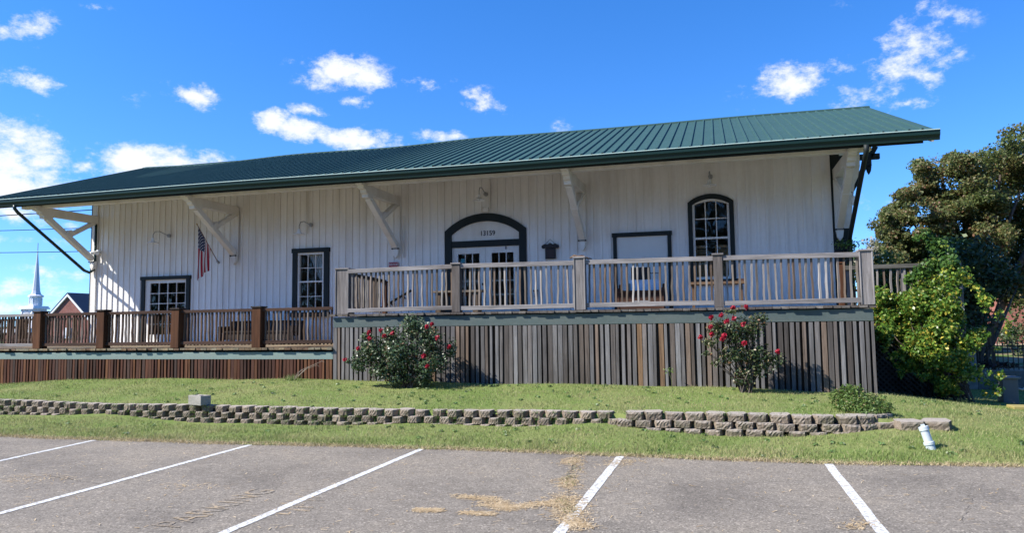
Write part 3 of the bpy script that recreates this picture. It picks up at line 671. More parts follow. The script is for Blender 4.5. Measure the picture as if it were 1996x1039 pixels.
def grass_field():
    P = []
    def zone(n, fx, fy): 
        x = fx(n); P.append((x, fy(x, n)))
    zone(46000, lambda n: rng.uniform(-14, 4.6, n), lambda x, n: np.array([lerp_tab(EDGE, a) for a in x])+rng.beta(1, 1.25, n)*1.62)
    zone(60000, lambda n: rng.uniform(-17.5, 4.8, n), lambda x, n: 11.12+rng.uniform(0, 1, n)*2.85)
    zone(9000, lambda n: rng.uniform(2.2, 6.2, n), lambda x, n: rng.uniform(10, 15, n))
    zone(9000, lambda n: rng.uniform(3.5, 10, n), lambda x, n: rng.uniform(14, 20.5, n))
    x = np.concatenate([p[0] for p in P]); y = np.concatenate([p[1] for p in P])
    e = np.array([lerp_tab(EDGE, a) for a in x]); keep = ~((y > 10.97) & (y < 11.12) & (x < 2.4)) & ~((y > 13.93) & (x < 2.6)); x, y, e = x[keep], y[keep], e[keep]
    z = np.array([hz(a, b) for a, b in zip(x, y)])-.004
    h = rng.uniform(.02, .05, len(x))*np.where(y-e < .45, 1.45, 1.0)*(1+.35*np.sin(x*3.1+y*2.2)*np.sin(x*1.3-y*4.1))
    v, q = blades(x, y, z, h, rng.uniform(.006, .012, len(x)), rng.uniform(.15, 1.0, len(x)))
    np_mesh('grass', v, q, leaf_mat('grass_blades', [(0, (.11, .165, .035)), (.45, (.175, .24, .06)), (.75, (.24, .28, .095)), (1, (.40, .34, .18))], .35, .6, (.8, (.37, .33, .16), .8)), kind='stuff')
    # taller weeds
    pts = [at(575, 738, 13.8), at(830, 798, 11.2)]
    n = 24000; x = rng.uniform(-14, 4.6, n); y = np.array([lerp_tab(EDGE, a) for a in x])+rng.normal(.015, .06, n)+.03*np.sin(x*3.3)*np.sin(x*1.1)
    v, q = blades(x, y, np.full(n, .004), rng.uniform(.008, .045, n), rng.uniform(.006, .012, n), rng.uniform(.6, 2.5, n))
    np_mesh('dry_grass_fringe', v, q, leaf_mat('dry_grass', [(0, (.40, .30, .17)), (.6, (.54, .44, .28)), (1, (.28, .27, .1))], .25, .8), kind='stuff')
grass_field()
def joint_grass():
    n = 2600; x = rng.uniform(-13.7, 2.0, n); x = np.round(x*3.7)/3.7+rng.normal(0, .05, n); k = np.sin(x*1.7)+np.sin(x*4.3+1) > -.3; x = x[k]; n = len(x)
    row = rng.integers(0, 3, n); z = np.array([lerp_tab(TOP, a) for a in x])-.1*(row+.0)-.02; y = np.array([wall_y(a) for a in x])+.03-.02*row+rng.uniform(0, .05, n)
    v, q = blades(x, y-.02, z, rng.uniform(.03, .085, n), rng.uniform(.006, .012, n), rng.uniform(.3, 1.2, n))
    np_mesh('joint_grass', v, q, leaf_mat('joint_grass_blades', [(0, (.07, .13, .025)), (.7, (.15, .23, .06)), (1, (.3, .28, .13))], .3, .6), kind='stuff')
    n = 170; x = rng.uniform(-14, 4, n); y = np.array([lerp_tab(EDGE, a) for a in x])+rng.uniform(.1, 4.3, n); k = ~((y > 10.85) & (y < 11.2)) & (y < 13.8); x, y = x[k], y[k]; cl_ = [(a, b, hz(a, b)+.015, .05, .05, .02, 14) for a, b in zip(x, y)]
    v, q = leaf_cloud(cl_, .045, .7, 1.2, .2); np_mesh('clover_weeds', v, q, leaf_mat('clover_leaves', [(0, (.09, .17, .045)), (.8, (.15, .24, .07)), (1, (.4, .4, .28))], .3, .5), kind='stuff')
# dry clippings and weeds lying in the cracks of the asphalt
def clippings():
    X, Y, Hh = [], [], []
    def trail(p, q, n, w):
        a = gnd(*p); b = gnd(*q); n = int(n*.62); w *= 1.12
        for i in range(n):
            t = rng.uniform(); X.append(a.x+(b.x-a.x)*t+rng.normal(0, w)); Y.append(a.y+(b.y-a.y)*t+rng.normal(0, w*1.2)); Hh.append(0)
    trail((890, 968), (965, 975), 500, .035); trail((955, 975), (990, 992), 600, .05); trail((990, 992), (1100, 978), 1000, .04); trail((935, 985), (1000, 992), 400, .035)
    trail((1112, 960), (1130, 880), 700, .05); trail((1100, 968), (1110, 1010), 1500, .085); trail((1115, 895), (1105, 905), 500, .06); trail((1100, 935), (1108, 950), 500, .06)
    trail((808, 995), (860, 997), 600, .025); trail((903, 1000), (960, 1004), 500, .025); trail((1112, 1015), (1135, 1030), 700, .05)
    trail((0, 930), (140, 935), 230, .12); trail((330, 948), (420, 950), 90, .09); trail((1180, 905), (1240, 898), 350, .09); trail((1650, 1030), (1700, 1020), 200, .05)
    n = 900; xs = rng.uniform(-9, 3, n); X += list(xs); Y += list(rng.uniform(5, 9.4, n))
    x = np.array(X); y = np.array(Y); k = len(x)
    an = rng.uniform(0, 2*np.pi, k); l = rng.uniform(.01, .038, k); w = rng.uniform(.0015, .005, k); z = rng.uniform(.004, .008, k)
    d = np.stack([np.cos(an)*l, np.sin(an)*l, rng.uniform(-.001, .003, k)], 1); s = np.stack([-np.sin(an)*w, np.cos(an)*w, np.zeros(k)], 1); c = np.stack([x, y, z], 1)
    v = np.empty((k, 4, 3)); v[:, 0] = c-d-s; v[:, 1] = c+d-s; v[:, 2] = c+d+s; v[:, 3] = c-d+s
    np_mesh('dry_clippings', v.reshape(-1, 3), np.arange(4*k).reshape(-1, 4), leaf_mat('straw', [(0, (.30, .21, .11)), (.4, (.46, .33, .18)), (1, (.62, .50, .33))], .15, .8), kind='stuff')
    X, Y = [], []; Hh = []
    trail((1112, 945), (1127, 890), 150, .04); trail((1103, 975), (1108, 1005), 200, .04); trail((1105, 930), (1108, 950), 110, .04)
    x = np.array(X); y = np.array(Y); v, q = blades(x, y, np.full(len(x), .003), rng.uniform(.012, .032, len(x)), rng.uniform(.005, .01, len(x)), rng.uniform(.8, 2.2, len(x)))
    np_mesh('crack_weeds', v, q, leaf_mat('crack_weed', [(0, (.09, .12, .03)), (1, (.25, .22, .09))], .25, .7), kind='stuff')
clippings()
# ------------------------------------------------------------------ decks
DY = 14.0; UX0, UX1 = -7.82, 2.58; LX0 = -22.0
deck = empty('upper_deck', (-2.6, 14, .45), 'raised grey weathered wooden deck in front of the arched entrance', 'deck')
def boards_top(x0, x1, y0, y1, z, mat, parent, pitch=.142):
    m = MB(); x = x0
    while x < x1-.02:
        j = random.uniform(-.03, .02); m.box(x, min(x+pitch-.008, x1), y0+j, y1, z-.045+random.uniform(-.004, .004), z+random.uniform(-.003, .003)); x += pitch
    return m.build('floor_boards', mat, parent)
boards_top(UX0-.05, UX1+.06, 13.925, 17.93, ZU, DECKW, deck)
MB().box(UX0, UX1, DY-.03, DY+.015, 1.655, 1.865).build('rim_beam', TEAL, deck, bevel=.004)
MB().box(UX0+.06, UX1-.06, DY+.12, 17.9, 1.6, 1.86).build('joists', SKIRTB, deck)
def skirt(x0, x1, y, zt, pitch, mat, matb, parent, dz=.0):
    m = MB(); b = MB(); x = x0
    while x < x1-.03:
        w = pitch*random.uniform(.46, .84); w = min(w, x1-x); tl = random.uniform(-.008, .008); zb = hz(x, 13.85)-.05; y0 = y-.022-random.uniform(0, .012)
        m.add([(x+tl, y0, zb), (x+w+tl, y0, zb), (x+w+tl, y+.003, zb), (x+tl, y+.003, zb), (x, y0, zt), (x+w, y0, zt-random.uniform(0, .01)), (x+w, y+.003, zt), (x, y+.003, zt)],
              [(0,3,2,1),(4,5,6,7),(0,1,5,4),(1,2,6,5),(2,3,7,6),(3,0,4,7)])
        x += pitch*random.uniform(.9, 1.1)
    x = x0
    while x < x1-.05:
        b.box(x, min(x+.135, x1), y+.022+random.uniform(0, .012), y+.05, hz(x, 13.85)-.05, zt); x += .15
    m.build('skirt_boards', mat, parent); b.build('skirt_backing', matb, parent)
skirt(UX0, UX1, DY, 1.652, .101, SKIRT, SKIRTB, deck)
m = MB(); y = DY+.1
while y < 16.6: m.box(UX1-.03, UX1+.0, y, y+.1, .3, 1.652); y += .135
m.build('side_skirt', SKIRT, deck)
m = MB(); y = DY+.1
while y < 17.8: m.box(UX0, UX0+.03, y, y+.1, 1.0, 1.652); y += .135
m.build('side_skirt', SKIRT, deck)
ldeck = empty('lower_deck', (-14, 14, .45), 'lower brown wooden deck with red-brown skirt along the left half of the depot', 'deck')
boards_top(LX0, UX0-.01, 13.93, 17.93, ZL, DECKO, ldeck)
MB().box(LX0, UX0-.005, DY-.025, DY+.015, .99, 1.145).build('rim_beam', TEALP, ldeck, bevel=.004)
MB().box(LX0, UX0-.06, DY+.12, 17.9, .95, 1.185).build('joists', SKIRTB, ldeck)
skirt(LX0, UX0-.01, DY, .988, .086, REDSK, SKIRTB, ldeck)
# railings
def bal_mesh(h, r, seed, mat):
    R = random.Random(seed); m = MB(); n = 5; vs = []
    for i in range(n+1):
        z = h*i/n; ox = R.uniform(-.006, .006); oy = R.uniform(-.004, .004); w = r*(1+R.uniform(-.12, .12))
        vs += [(ox-w, oy-w, z), (ox+w, oy-w, z), (ox+w, oy+w, z), (ox-w, oy+w, z)]
    fs = [(i*4+k, i*4+(k+1) % 4, i*4+4+(k+1) % 4, i*4+4+k) for i in range(n) for k in range(4)]
    m.add(vs, fs); me = bpy.data.meshes.new('baluster'); me.from_pydata(m.v, [], m.f); me.materials.append(mat); return me
def balusters(parent, xs, y, z, h, mat, r=.017, axis='x'):
    ms = [bal_mesh(h, r, s, mat) for s in range(6)]; o = wloc(parent)
    for x in xs:
        b = bpy.data.objects.new('baluster', random.choice(ms)); C.objects.link(b); b.parent = parent
        p = Vector((x, y, z)) if axis == 'x' else Vector((y, x, z))
        b.location = p-o; b.rotation_euler = (random.gauss(0, .006), random.gauss(0, .012), random.uniform(-.3, .3))
def post(parent, x, y, z0, z1, w, mat, cap=.03, capmat=None, panel=False):
    p = MB().box(x-w/2, x+w/2, y-w/2, y+w/2, z0, z1)
    if panel:
        for s in (-1, 1): p.box(x+s*w*.5-.012, x+s*w*.5+.012, y-w/2-.014, y-w/2-.001, z0+.005, z1-.004)
    pb = p.build('post', mat, parent, bevel=.006)
    MB().box(x-w/2-cap, x+w/2+cap, y-w/2-cap, y+w/2+cap, z1+.001, z1+.034).build('cap', capmat or mat, pb, bevel=.006)
rail = empty('deck_railing', (-2.6, 14, ZU), 'weathered pale grey railing along the front of the upper deck', 'railing')
DARKV = wood('dark_weathered_post_wood', [(.15,.13,.12), (.1,.088,.08)])
PX = [(-7.63, .29, 2.875, PALEV), (-5.07, .17, 2.895, DARKV), (-2.545, .2, 2.925, PALEV), (.02, .165, 2.89, DARKV), (2.5, .2, 2.865, PALEV)]
for x, w, z, mt in PX: post(rail, x, DY+.03+.1*(w > .25), ZU+.002, z, w, mt, .022, PALEX if False else PALEW, w > .19)
for (xa, wa, _, _), (xb, wb, _, _), z0, z1 in zip(PX, PX[1:], (2.83, 2.862, 2.845, 2.835), (2.858, 2.842, 2.835, 2.812)):
    a, b = xa+wa/2+.003, xb-wb/2-.003
    MB().bar((a, DY-.02, z0), (b, DY-.02, z1), .038, .088).build('top_rail', PALEW, rail, bevel=.004)
    MB().bar((a, DY-.02, 2.015+random.uniform(-.012, .008)), (b, DY-.02, 2.015+random.uniform(-.008, .012)), .038, .084).build('bottom_rail', PALEW, rail, bevel=.004)
    n = int((b-a)/.103); balusters(rail, [a+(i+.7)*(b-a)/n+random.gauss(0, .005) for i in range(n)], DY+.02, 1.985, .865, BALW)
# side railing at the left end, running back to the steps
sr = empty('side_railing', (-7.6, 15, ZU), 'closely slatted side railing running back from the left corner of the upper deck', 'railing')
MB().bar((-7.6, 14.2, 2.80), (-7.6, 16.0, 2.74), .09, .05).build('top_rail', DKWOOD, sr); MB().bar((-7.6, 14.2, 2.05), (-7.6, 15.9, 2.05), .04, .085).build('bottom_rail', BRNX, sr)
balusters(sr, [14.28+.1*i for i in range(16)], -7.63, 1.99, .78, BALW, .019, 'y')
post(sr, -7.6, 16.0, ZU+.002, 2.70, .1, BRNV, .02)
rr = empty('deck_post', (2.5, 16.72, ZU), 'thin brown wooden post behind the right corner post of the upper deck', 'post'); post(rr, 2.5, 16.72, ZU+.002, 2.86, .11, BRNV, .015)
lrail = empty('deck_railing', (-13, 14, ZL), 'dark brown stained railing along the front of the lower deck', 'railing')
LP = [-21.4, -19.5, -17.6, -15.68, -13.82, -11.76, -9.66]; nb = 0
for x in LP: post(lrail, x, DY+.03, ZL+.002, 2.105, .215, BRNV, .02, DKWOOD)
ends = LP+[UX0-.03]
stuffb = MB()
for k, (xa, xb) in enumerate(zip(ends, ends[1:])):
    a = xa+.112; b = xb-(.112 if k < len(ends)-2 else 0); pale = k in (2, 1, 0)
    MB().bar((a, DY-.0, 2.035+.004*k), (b, DY-.0, 2.04+.004*k), .038, .066).build('top_rail', PALEW if pale else BRNX, lrail, bevel=.004)
    MB().bar((a, DY-.0, 1.31+.008*k), (b, DY-.0, 1.315+.008*k), .038, .07).build('bottom_rail', PALEW if pale else BRNX, lrail, bevel=.004)
    n = int((b-a)/.0905); xs = [a+(i+.6)*(b-a)/n+random.gauss(0, .006) for i in range(n)]
    if k >= 2: balusters(lrail, [x for x in xs if x > -17.1], DY+.03, 1.3, .75, BALB, .0165)
rear = empty('deck_railing', (-20, 17.9, ZL), 'dark railing along the back edge of the lower deck beyond the depot corner', 'railing')
MB().bar((-22, 17.85, 2.02), (XL-.15, 17.85, 2.02), .1, .06).build('top_rail', DKWOOD, rear); MB().bar((-22, 17.85, 1.4), (XL-.15, 17.85, 1.4), .04, .07).build('bottom_rail', BRNX, rear)
balusters(rear, [-21.9+.11*i for i in range(33)], 17.85, 1.3, .7, BALB, .018)
# ramp wing at the right: lattice and railing
wing = empty('ramp_railing', (3.4, 16.7, .3), 'grey railing over a diagonal lattice panel, half hidden by vines right of the deck', 'railing')
MB().bar((2.58, 16.7, 2.77), (4.75, 16.7, 2.775), .04, .085).build('top_rail', wood('mossy_rail_wood', [(.16, .15, .135), (.12, .115, .1)], 'x'), wing); balusters(wing, [2.7+.125*i for i in range(16)], 16.73, 1.98, .79, BALW, .018)
MB().bar((2.58, 16.7, 1.9), (4.75, 16.7, 1.9), .05, .14).build('bottom_rail', PALEW, wing)
m = MB()
for s in (-1, 1):
    k = -2.0
    while k < 4.6:
        x0, z0 = 2.6+k, .15; pts = []
        for tt in np.linspace(0, 1.7, 18):
            x, z = (x0+tt, z0+tt) if s > 0 else (x0+1.7-tt, z0+tt)
            if 2.6 < x < 4.8 and z < 1.84: pts.append((x, 16.70+.012*s, z))
        if len(pts) > 1: m.bar(pts[0], pts[-1], .008, .036, (0, 1, 0) if False else (-s, 0, 1))
        k += .11
m.build('lattice', wood('lattice_wood', [(.07, .06, .055), (.1, .09, .085)]), wing)
for x in (2.66, 3.7, 4.72): MB().box(x-.05, x+.05, 16.74, 16.84, .1, 2.72).build('post', PALEV, wing)
MB().box(2.6, 4.75, 16.86, 17.95, 1.86, 1.93).build('floor_boards', DECKW, wing)
MB().box(2.62, 4.74, 16.9, 16.93, .05, 1.855).build('shade_backing', flat('underdeck_shade', (.02, .018, .016), .9, .1), wing)  # dark sheet added behind the lattice as painted under-deck shade
# ------------------------------------------------------------------ retaining wall of concrete blocks
def block_mat(name, a, b, moss):
    t = NT(name); n = t.noise(t.vec(), 7, 5, .7); n2 = t.noise(t.vec(), 55, 4, .7); r = t.orand()
    off = t.N('ShaderNodeVectorMath'); off.operation = 'ADD'; t.L(t.pos(), off.inputs[0]); off.inputs[1].default_value = (3, 1, 2); big = t.noise(off.outputs[0], 4.5, 4, .65)
    c = t.mix(n2, a, b); c = t.mix(1.0, c, t.ramp(r, [(0, (.72, .7, .68)), (.5, (1, .97, .94)), (1, (1.22, 1.2, 1.16))]), 'MULTIPLY')
    c = t.mix(t.ramp(big, [(.45, (0,)*3), (.66, (moss,)*3)]), c, (.055, .06, .03))
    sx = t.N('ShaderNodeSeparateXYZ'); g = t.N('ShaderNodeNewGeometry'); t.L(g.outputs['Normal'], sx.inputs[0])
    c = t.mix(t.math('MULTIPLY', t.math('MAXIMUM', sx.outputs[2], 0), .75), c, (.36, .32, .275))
    t.col(c).rough(.95, .1).bump(t.math('ADD', n, t.math('MULTIPLY', n2, .5)), .02, .8); return t.m
BLK = block_mat('mossy_concrete_block', (.135, .108, .082), (.29, .235, .185), .8)
BLK2 = block_mat('pale_concrete_block', (.13, .102, .077), (.265, .22, .175), .7)
CIND = block_mat('grey_cinder_block', (.27, .265, .24), (.38, .37, .34), .2)
def block_mesh(seed, w, d, h, mat, front=.63):
    R = random.Random(seed); f = w*front/2; b = w*.36
    poly = [(-f, 0), (0, -.008), (f, 0), (w/2, .115), (w/2*.98, .135), (b, d), (-b, d), (-w/2*.98, .135), (-w/2, .115)]
    bm = bmesh.new(); lo = [bm.verts.new((x, y, 0)) for x, y in poly]; hi = [bm.verts.new((x, y, h)) for x, y in poly]; n = len(poly)
    bm.faces.new(lo[::-1]); top = bm.faces.new(hi)
    for i in range(n): bm.faces.new((lo[i], lo[(i+1) % n], hi[(i+1) % n], hi[i]))
    bmesh.ops.subdivide_edges(bm, edges=bm.edges[:], cuts=3, use_grid_fill=True)
    for v in bm.verts:
        k = .0034 if v.co.y < .09 else .002
        v.co += Vector((R.gauss(0, k*.6), R.gauss(0, k), R.gauss(0, k*.5)))
        if v.co.z > h*.8 and v.co.y < .03: v.co.y += .008; v.co.z -= .004
    bmesh.ops.recalc_face_normals(bm, faces=bm.faces)
    me = bpy.data.meshes.new('block'); bm.to_mesh(me); bm.free(); me.materials.append(mat); return me
def put_block(me, parent, p, rz, tilt=(0, 0), name='block', **kw):
    o = bpy.data.objects.new(name, me); C.objects.link(o)
    if parent: o.parent = parent; o.location = Vector(p)-wloc(parent)
    else: o.location = p
    o.rotation_euler = (tilt[0], tilt[1], rz); tag(o, **kw); return o
lw = empty('retaining_wall', (-7.5, 11, .03), 'long low mossy retaining wall of staggered concrete blocks across the lawn', 'retaining wall')
LB = [block_mesh(i, .264, .2, .1, BLK, .52) for i in range(6)]
allb = []
for row in range(3):
    x = -13.75+(.13 if row % 2 else 0)
    while x < -1.48:
        zt = lerp_tab(TOP, x)+.012
        skip = row == 2 and (-8.42 < x < -8.2 and False)
        allb.append((x, wall_y(x)+row*.022+random.gauss(0, .009), zt-.104*(3-row)+random.gauss(0, .003), random.gauss(0, .05), row)); x += .268+random.gauss(0, .004)
# the 100 blocks that show largest stay parts of their own; the far left ones are one mass
vis = sorted(allb, key=lambda b: (b[2] < hz(b[0], b[1]-.06)-.06, -b[0]))
parts, rest = vis[:100], vis[100:]
for x, y, z, r, row in parts: put_block(random.choice(LB), lw, (x, y, z), r, (random.gauss(0, .015), random.gauss(0, .02)))
rm = MB()
for x, y, z, r, row in rest:
    me = random.choice(LB); mt = Matrix.Translation((x, y, z)) @ Matrix.Rotation(r, 4, 'Z')
    rm.add([mt @ v.co for v in me.vertices], [tuple(p.vertices) for p in me.polygons])
rm.build('block_courses', BLK, lw, kind='stuff')
MB().box(-13.9, -1.35, 11.14, 11.2, -.05, .27).build('backing_soil', flat('dark_soil', (.03, .024, .016), .95, .1), lw)
rw = empty('retaining_wall', (.5, 10.9, .08), 'taller right-hand retaining wall of paler capped concrete blocks curving back by the low shrub', 'retaining wall')
RB = [block_mesh(20+i, .275, .22, .1, BLK2 if i % 2 else BLK, .7) for i in range(6)]; RC = [block_mesh(40+i, .282, .26, .112, BLK2, .72) for i in range(5)]
def rpath(s):                                 # distance along the wall -> x, y, heading
    L1 = 3.05
    if s < L1: return (-1.42+s, 10.87+.02*math.sin(s*2), 0)
    a = (s-L1)/.75; a = min(a, 1.25); r = .75
    return (-1.42+L1+r*math.sin(a), 10.87+r*(1-math.cos(a)), a)
for row in range(4):
    s = .05+(.14 if row % 2 else 0)+(.56 if row == 0 else .28 if row == 1 else 0)
    end = {0: 2.9, 1: 3.6, 2: 3.85, 3: 3.95}[row]
    while s < end:
        x, y, a = rpath(s); z = .268-.1*(3-row)+random.gauss(0, .004); nx, ny = math.sin(a), -math.cos(a)
        off = (row)*.052-.08+random.gauss(0, .01); me = random.choice(RC if row == 3 else RB)
        put_block(me, rw, (x-nx*off, y-ny*off, z-.01), a+random.gauss(0, .07), (random.gauss(0, .02), random.gauss(0, .025))); s += (.285 if row == 3 else .278)+random.gauss(0, .006)
MB().prism([(-1.3, 11.05), (1.6, 11.05), (2.0, 11.25), (2.1, 11.5), (-1.3, 11.5)], 'z', -.05, .27).build('backing_soil', flat('dark_soil', (.03, .024, .016), .95, .1), rw)
# loose blocks at the right end and the cinder block on the wall
me = block_mesh(61, .30, .25, .10, BLK2, .75)
for i, (px, py, zz, rz, lab) in enumerate([(1733, 838, .15, .35, 'mossy concrete block beyond the wall end, left of the flat slabs'), (1762, 848, .12, .5, 'low concrete block at the foot of the flat slabs')]):
    p = at(px, py, 11.0+.05*i); put_block(me, None, (p.x, 11.02+.06*i, max(zz, hz(p.x, 11.05)-.02)), rz, name='loose_block', label=lab, cat='concrete block')
sm = block_mesh(70, .36, .34, .115, BLK2, .78)
put_block(sm, None, (2.42, 10.92, .20), .12, name='loose_slab', label='flat pale concrete cap slab, left of the pair beyond the wall end', cat='concrete slab')
put_block(sm, None, (2.73, 11.0, .20), -.18, (.02, -.03), name='loose_slab', label='flat pale concrete cap slab, rightmost at the wall end', cat='concrete slab')
put_block(block_mesh(71, .3, .3, .1, BLK, .78), None, (2.62, 11.0, .10), .1, name='loose_block', label='dark concrete block under the two flat cap slabs', cat='concrete block')
cb = MB(); a = at(379, 790, 11.0); zt = lerp_tab(TOP, a.x)+.016; W2, D2, H2 = .185, .17, .165
ca, sa = math.cos(-.32), math.sin(-.32); R = lambda x, y, z: (a.x+x*ca-y*sa, 11.13+x*sa+y*ca, zt+z)
def rb(x0, x1, y0, y1, z0, z1): cb.add([R(*v) for v in [(x0,y0,z0),(x1,y0,z0),(x1,y1,z0),(x0,y1,z0),(x0,y0,z1),(x1,y0,z1),(x1,y1,z1),(x0,y1,z1)]], [(0,3,2,1),(4,5,6,7),(0,1,5,4),(1,2,6,5),(2,3,7,6),(3,0,4,7)])
rb(-W2, W2, -.1, -.06, 0, H2); rb(-W2, W2, .06, .1, 0, H2); rb(-W2, -W2+.035, -.06, .06, 0, H2); rb(W2-.035, W2, -.06, .06, 0, H2); rb(-.02, .02, -.06, .06, 0, H2)
cb.build('cinder_block', CIND, None, bevel=.005, origin=Vector((a.x, 11.13, zt)), label='grey hollow cinder block standing on the left retaining wall', cat='cinder block')
# white plastic clean-out pipe
b = Vector((2.43, 10.1, hz(2.43, 10.1)-.02)); tp = b+Vector((-.075, .02, .29)); d = (tp-b)
pp = empty('cleanout_pipe', b, 'short leaning white plastic clean-out pipe in the grass near the asphalt', 'pipe')
MB().tube([b, b+d*.22, b+d*.24, b+d*.34, b+d*.36, b+d*.80, b+d*.82, b+d*.97, b+d*.98], [.053, .053, .062, .062, .049, .048, .057, .057, .045], 20).build('pipe_body', PVC, pp)
MB().tube([b+d*.981, b+d*1.06], [.03, .028], 4).build('cap_plug', PVC, pp)
# ------------------------------------------------------------------ plants
def leaf_cloud(clumps, size, aspect=.5, up=.35, shell=.45, fold=.25):
    V = []
    for (cx, cy, cz, rx, ry, rz, n) in clumps:
        n = int(n); u = rng.normal(size=(n, 3)); u /= np.linalg.norm(u, axis=1)[:, None]
        rad = (shell+(1-shell)*rng.uniform(size=n)**.6)*(1+.26*np.sin(u[:, 0]*7+cx*5)*np.sin(u[:, 2]*6+u[:, 1]*5))
        c = np.array([cx, cy, cz])+u*rad[:, None]*np.array([rx, ry, rz])
        nrm = u*.6+rng.normal(size=(n, 3))*.75+np.array([0, 0, up]); nrm /= np.linalg.norm(nrm, axis=1)[:, None]
        a = np.cross(nrm, rng.normal(size=(n, 3))); a /= np.linalg.norm(a, axis=1)[:, None]; b = np.cross(nrm, a)
        s = size*rng.uniform(.6, 1.25, n)[:, None]
        v = np.empty((n, 4, 3)); v[:, 0] = c-a*s*.5; v[:, 1] = c+b*s*aspect*.5+nrm*s*fold*.3; v[:, 2] = c+a*s*.5; v[:, 3] = c-b*s*aspect*.5+nrm*s*fold*.3
        V.append(v.reshape(-1, 3))
    v = np.concatenate(V); return v, np.arange(len(v)).reshape(-1, 4)
BARK = wood('bark', [(.09, .07, .055), (.06, .048, .04), (.12, .1, .085)])
ROSELEAF = leaf_mat('rose_leaves', [(0, (.03, .06, .025)), (.5, (.06, .10, .042)), (.8, (.11, .15, .08)), (.95, (.20, .22, .13)), (1, (.2, .09, .05))], .2, .33)
ROSELEAF2 = leaf_mat('sparse_rose_leaves', [(0, (.03, .055, .02)), (.45, (.05, .085, .03)), (.75, (.1, .12, .05)), (.9, (.19, .17, .09)), (1, (.2, .1, .05))], .2, .4)
ROSERED = leaf_mat('red_rose_petals', [(0, (.30, .01, .03)), (.6, (.46, .016, .045)), (1, (.36, .05, .06))], .3, .5)
def rose_bush(base, blobs, flowers, size, mat, label, nst=26):
    t = empty('rose_bush', base, label, 'rose bush'); st = MB(); cl = []
    for (px, py, y, rx, rz, n) in blobs:
        c = at(px, py, y); sx = rx; cl.append((c.x, y, c.z, sx, sx*.8, rz, n))
    R = random.Random(int(base.x*10)+99)
    for k in range(nst):
        c = cl[k % len(cl)]; e = Vector((c[0]+R.uniform(-.7, .7)*c[3], c[1]+R.uniform(-.6, .6)*c[4], c[2]+R.uniform(.2, .95)*c[5])); b = base+Vector((R.uniform(-.1, .1), R.uniform(-.08, .08), -.02))
        mid = b.lerp(e, .5)+Vector((R.uniform(-.08, .08), R.uniform(-.08, .08), .12)); st.tube([b, b.lerp(mid, .5)+Vector((0, 0, .05)), mid, mid.lerp(e, .55), e], [.011, .01, .008, .006, .003], 5)
    st.build('stems', BARK, t)
    v, q = leaf_cloud(cl, size, .62, .5, .15); np_mesh('foliage', v, q, mat, t)
    for (px, py, y) in flowers:
        c = at(px, py, y); v, q = leaf_cloud([(c.x, y, c.z, .036, .03, .036, 46)], .05, .8, .3, .3); np_mesh('flower', v, q, ROSERED, t)
    return t
b1 = at(795, 752, 13.3); b1.z = hz(b1.x, 13.3)
rose_bush(b1, [(790, 690, 13.3, .50, .45, 1900), (728, 686, 13.25, .36, .3, 1500), (700, 710, 13.2, .2, .17, 480), (808, 640, 13.35, .32, .24, 900), (800, 625, 13.3, .17, .14, 260), (838, 660, 13.35, .28, .28, 800), (850, 700, 13.4, .28, .3, 800),
               (880, 680, 13.5, .12, .2, 250), (760, 655, 13.3, .22, .18, 450), (715, 655, 13.3, .13, .09, 160), (830, 715, 13.15, .24, .2, 550), (785, 730, 13.3, .28, .18, 700), (745, 722, 13.2, .26, .2, 700), (825, 738, 13.25, .2, .14, 420), (770, 742, 13.2, .2, .1, 300), (775, 690, 13.1, .3, .3, 900), (678, 704, 13.2, .06, .05, 40)],
          [(719, 648, 13.1), (749, 655, 13.1), (765, 650, 13.1), (698, 680, 13.0), (672, 701, 13.1), (832, 637, 13.1), (842, 632, 13.15), (851, 658, 13.1), (875, 676, 13.2), (826, 694, 12.95), (832, 714, 12.9), (742, 644, 13.15), (720, 660, 13.05)],
          .058, ROSELEAF, 'big round rose bush with red blooms at the left end of the upper deck skirt', 34)
b2 = at(1452, 753, 13.4); b2.z = hz(b2.x, 13.4)
rose_bush(b2, [(1430, 650, 13.35, .27, .24, 900), (1400, 640, 13.3, .2, .18, 420), (1460, 640, 13.4, .24, .22, 700), (1484, 622, 13.4, .15, .12, 190), (1385, 668, 13.3, .15, .1, 150), (1430, 690, 13.35, .27, .18, 650), (1470, 690, 13.4, .28, .22, 700),
               (1508, 700, 13.45, .2, .17, 280), (1425, 608, 13.35, .17, .05, 90), (1455, 725, 13.4, .24, .18, 380), (1448, 742, 13.4, .2, .1, 220), (1480, 718, 13.4, .22, .16, 260), (1395, 708, 13.3, .09, .07, 50), (1378, 690, 13.3, .09, .05, 40)],
          [(1386, 619, 13.1), (1406, 615, 13.1), (1385, 637, 13.1), (1366, 657, 13.05), (1387, 652, 13.05), (1407, 661, 13.0), (1412, 655, 13.05), (1429, 600, 13.2), (1455, 598, 13.2), (1430, 621, 13.1), (1416, 626, 13.05), (1449, 632, 13.1), (1451, 669, 13.05), (1516, 685, 13.2)],
          .052, ROSELEAF2, 'leggy open rose bush with many red blooms at the right of the upper deck skirt', 40)
